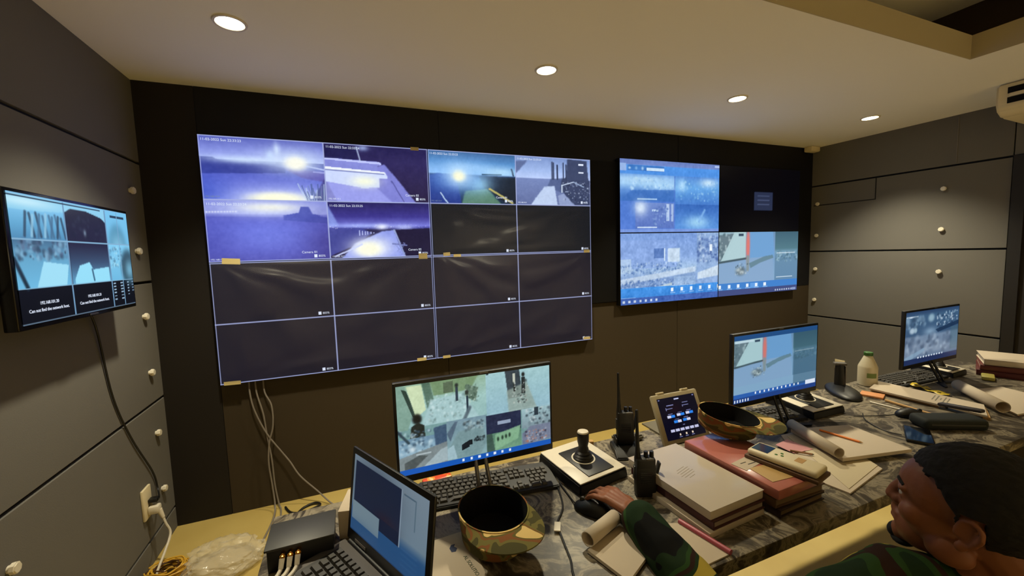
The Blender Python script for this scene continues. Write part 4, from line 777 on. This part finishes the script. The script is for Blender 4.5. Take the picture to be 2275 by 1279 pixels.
MB().box((-.01, -.095, .0304), (.11, .075, .0006), rot=M.Rotation(R(-6), 3, 'Z')).build('tan_label', mat('tan_label', (190, 156, 100), rough=.3), t)
t = thing('cream_handset', 'cream handheld device with green dots on the right pile', 'handset', (1.933, -1.832, Z + 0.0862), R(12))
q = MB(); q.box((0, 0, .006), (.084, .19, .011), bev=.003); q.build('lower_shell', BRN, t); q = MB(); q.box((0, 0, .021), (.074, .18, .019), bev=.008, seg=3); q.build('body', CRM, t)
q = MB()
for a, b_ in ((-.012, .02), (.006, .012), (-.008, .006)): q.cyl((a, b_, .0305), (a, b_, .0312), .004, n=14)
q.build('green_dots', INKG, t); MB().box((.004, -.035, .0308), (.03, .02, .0006)).build('orange_label', CARD, t); q = MB(); q.box((0, .06, .0308), (.052, .045, .0008)); q.build('dark_window', BLKG, t)
cap(1.965, -1.586, Z + 0.0862, R(48), 'camouflage cap lying upside down on the right pile of ledgers', (R(9), R(-3)))
bpy.data.objects['camouflage_cap.001'].scale = (1.06, 1.06, .74); bpy.data.objects['camouflage_cap.001'].location.z += .012
tag(MB().cyl((1.555, -1.955, Z + 0.0081), (1.528, -1.81, Z + 0.0081), .007, n=14).build('pink_tube', mat('pink_plastic', (170, 76, 90), rough=.35)), 'thin pink rod on the desk in front of the left pile', 'rod')
t = thing('loose_sheets', 'white sheets on the desk to the right of the camouflage sleeve', 'papers', (1.501, -1.88, Z)); MB().sheet([(-.02, .08), (.03, .06), (.045, -.068), (-.06, -.072)], .0005, .0035).build('sheet', PAPER, t)
# notebook under the arm, its page curled into a roll
def curled(name, label, sheet_pts, zt, p, q_, r, cover, group='notepads with a curled page'):
    t = thing(name, label, 'notepad', (sheet_pts[0][0], sheet_pts[0][1], Z), 0, group); t.scale = (1, 1, 1); ox, oy = sheet_pts[0]; L = [(x - ox, y - oy) for x, y in sheet_pts]
    if cover: MB().sheet([(x * 1.02, y * 1.02) for x, y in L], .0005, .003).build('cover', cover, t)
    MB().sheet(L, .0035, zt).build('pages', PAPER, t); a = V((p[0] - ox, p[1] - oy, 0)); b_ = V((q_[0] - ox, q_[1] - oy, 0)); d = (b_ - a); ln = d.length; d.normalize(); n = V((-d.y, d.x, 0)); prof = []
    for k in range(34):
        th = -PI / 2 + k / 33 * 3.3 * PI; rr = r * (1 - .10 * k / 33); prof.append((rr * math.cos(th), r + rr * math.sin(th)))
    vs = []; fs = []
    for e in (0, 1):
        for u, v in prof: vs.append(a + d * (ln * e) + n * u + V((0, 0, zt + .0006 + v)))
    m = len(prof)
    for k in range(m - 1): fs.append((k, k + 1, m + k + 1, m + k))
    o = MB().faces(vs, fs).build('curled_page', PAPER, t, angle=180); md = o.modifiers.new('thick', 'SOLIDIFY'); md.thickness = .0012; md.offset = 1
    return t
curled('notepad', 'dark notepad with a curled white page under the camouflage sleeve', [(1.23, -1.805), (1.361, -1.761), (1.382, -1.87), (1.263, -1.929)], .012, (1.236, -1.796), (1.355, -1.75), .019, mat('dark_cover', (40, 26, 28), rough=.5))
# mouse 2: tagged cable
t = thing('tagged_cable', 'black cable with a white tag crossing the desk in front of the mouse', 'cable', (1.204, -1.691, Z)); MB().tube([(.10, .20, .003), (.06, .08, .003), (0.012, .022, .0035), (.0, -.01, .004), (-.012, -.06, .003), (-.024, -.11, .003), (-.04, -.15, .003), (-.06, -.245, .003)], .0026).build('lead', CABLEK, t)
MB().box((.0, 0.0, .0075), (.016, .034, .003), rot=M.Rotation(R(-30), 3, 'Z')).build('tag', WHT, t)
tag(MB().box((0.9432, -1.308, Z + 0.0087), (.10, .03, .015), bev=.006, rot=M.Rotation(R(3), 3, 'Z')).build('snack_packet', noisy('packet_print', [(.42, (206, 74, 40)), (.55, (224, 150, 60)), (.64, (230, 200, 150))], 24, rough=.3, interp='CONSTANT')), 'small orange and red packet behind the nearest keyboard', 'packet')
# ------------------------------------------------------------------ papers on the right half of the desk
t = thing('paper_pile', 'flat pile of cream sheets right of the right ledger pile', 'papers', (2.26, -1.75, Z)); MB().sheet([(.03, .165), (.19, .16), (.085, -.12), (-.148, -.158), (-.165, -.065)], .0005, .005).build('sheet', PAPER, t)
q = MB(); q.sheet([(.04, .15), (.20, .14), (.09, -.105), (-.13, -.145)], .0052, .0066); q.build('upper_sheet', mat('cream_paper', (194, 180, 150), rough=.85), t)
np_ = curled('notepad', 'white notepad with a curled page behind the paper pile, orange pencil on it', [(2.342, -1.577), (2.588, -1.65), (2.558, -1.867), (2.271, -1.805)], .016, (2.352, -1.571), (2.26, -1.799), .018, None); np_.location.z += .008
def pencil(name, p, q_, r, m, tip, label, cat='pencil'):
    t = thing(name, label, cat, p); t.scale = (1, 1, 1); d = V(q_) - V(p); MB().cyl((0, 0, 0), d * .93, r, n=6).build('barrel', m, t); MB().cyl(d * .93, d, r * .95, .0008, 6).build('tip', tip, t)
pencil('pencil', (2.423, -1.637, Z + 0.0290), (2.45, -1.772, Z + 0.0290), .0042, mat('orange_paint', (226, 124, 36), rough=.4), CARD, 'orange pencil lying on the curled white notepad')
pencil('pencil', (2.187, -1.678, Z + 0.0125), (2.233, -1.734, Z + 0.0125), .0035, mat('brown_paint', (140, 96, 54), rough=.5), BLK, 'brown pencil at the edge of the pink note')
tag(MB().sheet([(2.19, -1.62), (2.271, -1.609), (2.28, -1.702), (2.187, -1.691)], Z + 0.0076, Z + 0.0085).build('pink_note', PINK), 'pink note on the cream paper pile beside the upturned cap', 'note')
# ------------------------------------------------------------------ stand, bottle and the far end
t = thing('pedestal_stand', 'black pedestal device on an oval base between the middle joystick and the bottle', 'pedestal', (3.041, -1.376, Z), R(-42))
q = MB(); q.ball((0, 0, .006), (.062, .125, .026), 32); b = q.bm; bmesh.ops.bisect_plane(b, geom=b.verts[:] + b.edges[:] + b.faces[:], plane_co=(0, 0, .0006), plane_no=(0, 0, -1), clear_outer=True); q.build('base', BLK, t)
q = MB(); q.cyl((0, .04, .02), (0, .044, .128), .022, .019, 20, bev=.003); q.build('post', BLK, t); MB().box((0, .045, .131), (.05, .03, .012), bev=.003).build('head', mat('worn_grey', (92, 88, 84), rough=.5), t); MB().box((.0195, .036, .075), (.004, .014, .09), bev=.001).build('grey_strip', SILV, t)
t = thing('plastic_bottle', 'white plastic bottle with a green cap and green label', 'bottle', (3.29, -1.355, Z))
t.scale = (.93, .93, .93); q = MB(); q.lathe([(0, .0005), (.040, .0005), (.045, .004), (.046, .02), (.046, .108), (.044, .116), (.022, .168), (.020, .172), (.020, .178), (0, .178)], 40); q.build('body', mat('milky_plastic', (206, 196, 168), rough=.4), t)
q = MB(); q.lathe([(0, .176), (.0205, .176), (.0215, .178), (.0215, .194), (.019, .196), (0, .196)], 32); q.build('cap', mat('green_cap', (52, 104, 44), rough=.45), t)
n = 10; vs = []; fs = []
for i in range(n + 1):
    a = R(-157 + 60 * i / n)
    for z_ in (.052, .080): vs.append((.0465 * math.cos(a), .0465 * math.sin(a), z_))
for i in range(n): fs.append((2 * i, 2 * i + 2, 2 * i + 3, 2 * i + 1))
MB().faces(vs, fs).build('label', mat('green_label', (110, 128, 64), rough=.6), t)
tag(MB().box((3.122, -1.463, Z + 0.0054), (.07, .09, .009), bev=.001, rot=M.Rotation(R(20), 3, 'Z')).build('orange_booklet', mat('orange_cover', (206, 138, 86), rough=.6)), 'small orange booklet between the pedestal device and the white papers', 'booklet')
t = thing('document_stack', 'stack of white documents with printed lines in front of the bottle', 'papers', (3.247, -1.62, Z)); q = MB(); q.sheet([(-.05, .185), (.085, .22), (.10, -.145), (-.035, -.205)], .0005, .012); q.build('lower_sheets', CARD, t)
q = MB(); q.sheet([(-.07, .18), (.085, .222), (.10, -.14), (-.045, -.20)], .0125, .02); q.build('upper_sheets', PAPER, t)
q = MB()
for k, (y_, w_) in enumerate(((.01, .08), (-.002, .09), (-.014, .03), (-.026, .09), (-.038, .07))): q.box((.03, y_ - .02, .0203), (w_, .004, .0003), rot=M.Rotation(R(14), 3, 'Z'))
q.build('printed_lines', mat('pale_ink', (128, 122, 106), rough=.8), t)
pencil('wooden_ruler', (3.089, -1.534, Z + 0.0065), (3.062, -1.729, Z + 0.0065), .006, CARD, CARD, 'tan wooden stick along the near edge of the document stack', 'stick')
pencil('pen', (3.008, -1.512, Z + 0.0043), (3.024, -1.674, Z + 0.0043), .0038, WHT, MAROON, 'white pen with a red tip in front of the document stack', 'pen')
t = thing('stapler', 'dark stapler resting on the document stack', 'stapler', (3.133, -1.777, Z + 0.0222), R(-96)); q = MB(); q.box((0, 0, .003), (.035, .15, .006), bev=.002) if False else q.box((0, 0, .003), (.12, .03, .005), bev=.002); q.build('foot', BLK, t)
q = MB(); q.box((0, 0, .024), (.135, .028, .014), bev=.006, rot=M.Rotation(R(-7), 3, 'Y')); q.build('arm', mat('dusty_black', (44, 36, 36), rough=.5), t); MB().box((-.052, 0, .012), (.02, .022, .02), bev=.002).build('hinge_block', STEEL, t)
t = thing('document_pouch', 'dark green black zipped pouch in front of the stapler', 'pouch', (2.976, -1.799, Z), R(-28)); q = MB(); q.box((0, 0, .022), (.22, .085, .042), bev=.016, seg=3); q.build('body', mat('dark_green_fabric', (12, 18, 14), rough=.8), t); MB().box((0, -.043, .024), (.18, .003, .004)).build('zip', KEY, t)
mouse(2.976, -1.68, R(-120), 'black mouse left of the dark pouch')
t = thing('mobile_phone', 'black glossy phone lying in front of the dark pouch', 'phone', (2.759, -1.799, Z), R(-62)); MB().box((0, 0, .0055), (.075, .155, .010), bev=.004, seg=3).build('body', BLKG, t); MB().box((0, 0, .0107), (.068, .14, .0006)).build('glass', mat('phone_glass', (8, 8, 10), rough=.06), t)
YB_ = mat('yellow_film', (206, 178, 40), rough=.35)
t = thing('tape_strip_packet', 'crumpled yellow printed plastic strip in front of the farthest keyboard', 'packaging', (3.447, -1.544, Z)); vs = []; fs = []
for i in range(13):
    u = i / 12; x_ = .02 - .045 * u + .01 * math.sin(u * 7); y_ = .075 - .155 * u
    for s_ in (-1, 1): vs.append((x_ + s_ * .024, y_ + s_ * .006, .006 + .007 * math.sin(u * 9 + s_) ** 2))
for i in range(12): fs.append((2 * i, 2 * i + 1, 2 * i + 3, 2 * i + 2))
o = MB().faces(vs, fs).build('strip', YB_, t, angle=60); o.modifiers.new('thick', 'SOLIDIFY').thickness = .001
q = MB()
for u in (.15, .4, .55, .8): i = int(u * 12); a = V(vs[2 * i]); b_ = V(vs[2 * i + 1]); q.box((a + b_) / 2 + V((0, 0, .0016)), (.010, .02, .0006))
q.build('printed_marks', INK, t)
curled('notepad', 'notepad with a curled page at the right edge of the photo', [(3.561, -1.62), (3.799, -1.685), (3.734, -1.924), (3.366, -1.87)], .010, (3.556, -1.609), (3.333, -1.837), .025, mat('brown_cover', (96, 70, 62), rough=.6))
tag(MB().box((3.951, -1.582, Z + 0.0119), (.10, .05, .02), bev=.006, rot=M.Rotation(R(20), 3, 'Z')).build('green_packet', mat('yellow_green', (170, 160, 78), rough=.5)), 'small yellow-green packet left of the maroon registers', 'packet')
for k, (nm, h, c_, lb) in enumerate((('register', .028, MAROON, 'lowest maroon register in the far right pile'), ('register', .026, mat('register_maroon', (96, 40, 36), rough=.4), 'upper maroon register in the far right pile'), ('register', .030, PAPER, 'white-covered file on top of the far right pile'))):
    book(nm, lb, 'register', 4.185 + .008 * k, -1.625 + .008 * k, Z + (.0, .0308, .0616)[k], .24, .30 - .02 * k, h, R(20 + 3 * k), c_, 'registers at the far right end of the desk')
tag(MB().tube([(2.824, -1.577, Z + 0.0033), (2.759, -1.62, Z + 0.0033), (2.716, -1.685, Z + 0.0033), (2.705, -1.729, Z + 0.0033), (2.716, -1.767, Z + 0.0043)], .002).build('phone_cable', CABLEK), 'thin black cable leading to the glossy phone', 'cable')
tag(MB().tube([(2.759, -1.577, Z + 0.0033), (2.856, -1.62, Z + 0.0033), (2.932, -1.642, Z + 0.0033), (2.965, -1.651, Z + 0.0043)], .0018).build('mouse_cable', CABLEK), 'thin black cable of the mouse beside the dark pouch', 'cable')
SC = 1.0
# ------------------------------------------------------------------ the seated person and his chair
def remesh(mb, voxel, smooth, name, material, parent, noise_amp=0, nscale=14):
    """merge overlapping shapes into one continuous skin"""
    me = bpy.data.meshes.new('t'); mb.bm.to_mesh(me); mb.bm.free(); o = bpy.data.objects.new('t', me); C.objects.link(o)
    r = o.modifiers.new('r', 'REMESH'); r.mode = 'VOXEL'; r.voxel_size = voxel; s = o.modifiers.new('s', 'SMOOTH'); s.factor = .5; s.iterations = smooth
    m2 = bpy.data.meshes.new_from_object(o.evaluated_get(bpy.context.evaluated_depsgraph_get())); bpy.data.objects.remove(o); bpy.data.meshes.remove(me)
    if noise_amp:
        n = len(m2.vertices); co = np.empty(n * 3); no = np.empty(n * 3); m2.vertices.foreach_get('co', co); m2.vertices.foreach_get('normal', no); co = co.reshape(-1, 3); no = no.reshape(-1, 3)
        a = np.array([mnoise.noise(V(c) * nscale) + .5 * mnoise.noise(V((c[0] * 2, c[1] * 2, c[2] * 3)) * nscale) for c in co]); co += no * (a * noise_amp)[:, None]; m2.vertices.foreach_set('co', co.ravel()); m2.update()
    m2.polygons.foreach_set('use_smooth', [True] * len(m2.polygons)); m2.materials.clear(); m2.materials.append(material); m2.name = name
    w = bpy.data.objects.new(name, m2); C.objects.link(w); w.parent = parent; return w
PB = V((1.88, -2.52, 0))
person = thing('person', 'seated person in green camouflage with short black hair, hand on the mouse', 'person', (1.979, -2.509, -.123)); person.scale = (1.084, 1.084, 1.084)
def L(p): return V(p) - PB
# head frame: F forwards, U up, Lf to the person's left
F = V((-.14, .98, .05)).normalized(); Lf = V((-1, -.16, 0)); Lf = (Lf - F * Lf.dot(F)).normalized(); U = Lf.cross(F) * -1
U = F.cross(Lf); U = U if U.z > 0 else -U
HC = V((1.800, -2.280, .922)); HM = M((-Lf, F, U)).transposed()     # head x = right, y = forward, z = up
HS = 1.07
def H(x, y, z): return L(HC) + HM @ V((x, y, z)) * HS
b = MB()
def hb(c, r): b.ball(H(*c), V(r) * HS, 24, HM)
hb((0, -.012, .048), (.074, .094, .080)); hb((0, .034, .035), (.066, .066, .066)); hb((0, .040, -.012), (.060, .052, .064)); hb((0, .056, -.055), (.045, .042, .042)); hb((0, .084, -.080), (.023, .021, .020))
for s in (-1, 1):
    hb((s * .040, .062, -.012), (.024, .024, .022)); hb((s * .030, .080, .030), (.026, .012, .009)); hb((s * .052, .010, -.050), (.018, .034, .026)); hb((s * .030, .078, .010), (.014, .012, .010))
    # ear: rim, lobe and inner bowl
    e = [(s * .074, -.004, -.022), (s * .078, -.020, -.012), (s * .084, -.030, .008), (s * .085, -.030, .024), (s * .081, -.018, .034), (s * .076, -.004, .028), (s * .074, .002, .010)]
    for p, q_ in zip(e, e[1:]): b.cap(H(*p), H(*q_), .0048, .0048, 10)
    hb((s * .075, -.006, -.020), (.006, .009, .010)); hb((s * .073, -.014, .008), (.006, .016, .022)); hb((s * .0735, .001, .003), (.005, .006, .008))
for p, q_, r1, r2 in (((0, .090, .030), (0, .102, .004), .009, .012), ((0, .102, .004), (0, .107, -.012), .012, .0125), ((-.009, .096, -.014), (.009, .096, -.014), .011, .011), ((0, .094, -.022), (0, .096, -.034), .013, .012)): b.cap(H(*p), H(*q_), r1, r2)
for p, q_, r in (((-.020, .090, -.040), (0, .103, -.038), .006), ((0, .103, -.038), (.020, .090, -.040), .006), ((-.018, .090, -.051), (0, .101, -.052), .007), ((0, .101, -.052), (.018, .090, -.051), .007)): b.cap(H(*p), H(*q_), r, r, 12)
NB = L((1.862, -2.375, .795)); b.cap(H(0, -.030, -.02), NB, .052, .058); b.cap(H(0, .0, -.045), NB + V((0, .02, 0)), .045, .05)
CH = L((1.87, -2.52, .70)); PV = L((1.88, -2.72, .56)); SL = L((1.705, -2.215, .772)); SR = L((2.035, -2.38, .745))
b.cap(NB, CH, .062, .125); b.cap(CH, PV, .125, .125); b.cap(NB, SL, .05, .055); b.cap(NB, SR, .05, .055)
EL = L((1.345, -2.165, .715)); WR = L((1.343, -1.842, .797)); ER = L((2.20, -2.50, .60)); WRR = L((2.04, -2.36, .675))
b.cap(SL, EL, .046, .037); b.cap(EL, WR, .037, .0255); b.cap(SR, ER, .046, .037); b.cap(ER, WRR, .036, .026)
legs = []
for sx, kx in ((1.79, 1.755), (1.97, 2.01)):
    hp, kn, an, to = L((sx, -2.71, .55)), L((kx, -2.26, .60)), L((kx, -2.20, .215)), L((kx, -2.07, .16)); legs.append((hp, kn, an, to))
    b.cap(hp, kn, .078, .055); b.cap(kn, an, .052, .036); b.cap(an, to, .036, .032)
def hand(w, h, rt, up, curl, thumb, lens=1.0):
    """a hand from the wrist w along h; rt points to the thumb side, up to the back of the hand"""
    h, rt = h.normalized(), rt.normalized(); up = up.normalized(); P = lambda a, c, d: w + h * a + rt * c + up * d
    for c in (-.022, -.008, .008, .022): b.cap(P(.004, c * .62, .0), P(.078 - abs(c - .006) * .25, c, .004), .0135, .0105, 14)
    b.cap(P(.02, .014, -.004), P(.05, .028, -.006), .014, .011, 14)
    for i, (c, l, spread) in enumerate(((.0275, .92, .10), (.0095, 1.0, .02), (-.0095, .94, -.06), (-.0275, .78, -.14))):
        p = P(.080 - abs(c - .006) * .25, c, .004); ang = 0; r = .0092 if i < 3 else .0082
        for k, (ln, dr) in enumerate(((.040, .0), (.025, 0), (.021, 0))):
            ang += curl[i][k]; d = (h * math.cos(ang) + rt * spread * (1 if k == 0 else .6) - up * math.sin(ang)).normalized(); q_ = p + d * ln * l * lens
            b.cap(p, q_, r, r * .90, 14); p = q_; r *= .90
        b.ball(p + d * .001, r * .98, 12)
    p = P(.030, .030, -.006)
    for q_, r1, r2 in zip(thumb, (.0120, .0105, .0095), (.0105, .0095, .0085)): q2 = P(*q_); b.cap(p, q2, r1, r2, 14); p = q2
hand(WR, V((-.24, .95, .06)), V((.95, .24, 0)), V((.0, -.06, 1)), [(.35, .45, .35), (.30, .45, .35), (.22, .45, .35), (.20, .40, .30)], [(.055, .050, -.018), (.080, .052, -.026)])
hand(WRR, V((-.25, .93, -.10)), V((-.93, -.25, 0)), V((0, .10, 1)), [(.25, .35, .3), (.22, .35, .3), (.25, .35, .3), (.28, .35, .3)], [(.052, .050, -.010), (.078, .052, -.018)])
body = remesh(b, .0036, 4, 'body', SKIN, person)
# eyes, brows and hair
EYE = mat('eye_white', (190, 180, 170), rough=.2); IRIS = mat('dark_iris', (26, 16, 12), rough=.15)
for s in (-1, 1):
    q = MB(); q.ball(H(s * .030, .0785, .015), .0128, 20); e = q.build('eye', EYE, person); q = MB(); q.ball(H(s * .0305, .0885, .016), (.0055, .0035, .0055), 14, HM); q.build('iris', IRIS, e)
    MB().tube([H(s * .014, .0935, .034), H(s * .030, .0925, .040), H(s * .048, .080, .036)], .0036, 8, 5).build('eyebrow', HAIR, person)
hb_ = bmesh.new(); bmesh.ops.create_icosphere(hb_, subdivisions=6, radius=1); kill = []
for v in hb_.verts:
    n = v.co.copy(); x, y, z = n.x * .0815, -.014 + n.y * .1035, .052 + n.z * .089
    front = .070 - .020 * (abs(x) / .08); line = .078 if y > .040 else (.035 if y > .006 else (.030 if y > -.030 else -.045))
    if y > .006 and y <= .040: line = .035 + (y - .006) / .034 * .043
    if -.030 < y <= .006: line = .040 if y < -.002 else -.004
    j = .004 * mnoise.noise(V((x, y, z)) * 90)
    if z < line + j or (y > .058 and z < .085): kill.append(v)
    k = 1 + .022 * mnoise.noise(n * 9) + .012 * mnoise.noise(n * 30); v.co = V((x * k, (y + .014) * k - .014, (z - .052) * k + .052))
bmesh.ops.delete(hb_, geom=kill, context='VERTS'); q = MB(); q._add(hb_, M.Translation(L(HC)) @ HM.to_4x4() @ M.Scale(HS, 4)); hr = q.build('hair', HAIR, person, angle=180); md = hr.modifiers.new('thick', 'SOLIDIFY'); md.thickness = .010; md.offset = -1
q = MB(); q.ball(H(0, .0945, -.084), V((.019, .0145, .0155)) * HS, 20, HM); q.ball(H(0, .082, -.095), V((.026, .020, .010)) * HS, 20, HM); q.build('beard', HAIR, person)
# clothing
b = MB()
b.cap(NB + V((0, -.01, -.035)), CH, .095, .150); b.cap(CH, PV + V((0, 0, .05)), .150, .150); b.cap(NB + V((0, -.01, -.04)), SL, .07, .068); b.cap(NB + V((0, -.01, -.04)), SR, .07, .078)
CU = WR + (EL - WR) * .10
b.cap(SL, EL, .067, .060); b.cap(EL, EL + (CU - EL) * .5, .060, .056); b.cap(EL + (CU - EL) * .5, CU, .056, .048)
CR = WRR + (ER - WRR) * .12; b.cap(SR, ER, .074, .060); b.cap(ER, CR, .060, .043)
remesh(b, .006, 4, 'jacket', JCAMO, person, .005)
b = MB()
a0 = H(0, -.055, -.085)
for i in range(14):
    t0, t1 = [R(-250 + 320 * k / 14) for k in (i, i + 1)]; f = lambda t_: NB + V((.072 * math.cos(t_), .075 * math.sin(t_) + .0, .004 + .014 * math.sin(t_)))
    b.cap(f(t0), f(t1), .017, .017, 10)
remesh(b, .005, 3, 'collar', JCAMO, person)
b = MB(); b.cap(PV + V((-.04, 0, .02)), PV + V((.04, 0, .02)), .15, .15)
for hp, kn, an, to in legs: b.cap(hp, kn, .098, .078); b.cap(kn, an + V((0, 0, .05)), .074, .062)
remesh(b, .008, 4, 'trousers', JCAMO, person, .004)
for hp, kn, an, to in legs:
    b = MB(); b.cap(an + V((0, -.005, .09)), an + V((0, 0, -.04)), .052, .050); b.cap(an + V((0, -.02, -.055)), to + V((0, .0, -.005)), .044, .040); b.box((an.x, (an.y + to.y) / 2 - .005, .1225), (.095, .25, .016), bev=.006)
    remesh(b, .006, 3, 'boot', BLK, person)
# chair
t = thing('office_chair', 'black office chair under the seated person', 'chair', (1.979, -2.74, 0), R(0)); FAB = mat('chair_fabric', (20, 20, 22), rough=.85)
q = MB(); q.box((0, .03, .285), (.46, .46, .075), bev=.03, seg=4); q.build('seat', FAB, t); q = MB(); q.box((0, -.285, .62), (.42, .05, .42), bev=.024, seg=4, rot=M.Rotation(R(8), 3, 'X')); q.build('backrest', FAB, t)
q = MB(); q.tube([(0, -.1, .235), (0, -.27, .24), (0, -.325, .36), (0, -.322, .52)], .018); q.build('back_support', BLK, t); MB().cyl((0, 0, .07), (0, 0, .25), .026).build('column', BLK, t)
for k in range(5):
    a = R(90 + 72 * k); q = MB(); q.tube([(0, 0, .085), (.15 * math.cos(a), .15 * math.sin(a), .078), (.27 * math.cos(a), .27 * math.sin(a), .062)], .016); lg = q.build('leg', BLK, t)
    MB().cyl((.27 * math.cos(a) - .012 * math.sin(a), .27 * math.sin(a) + .012 * math.cos(a), .0255), (.27 * math.cos(a) + .012 * math.sin(a), .27 * math.sin(a) - .012 * math.cos(a), .0255), .025, n=18).build('castor', BLK, lg)
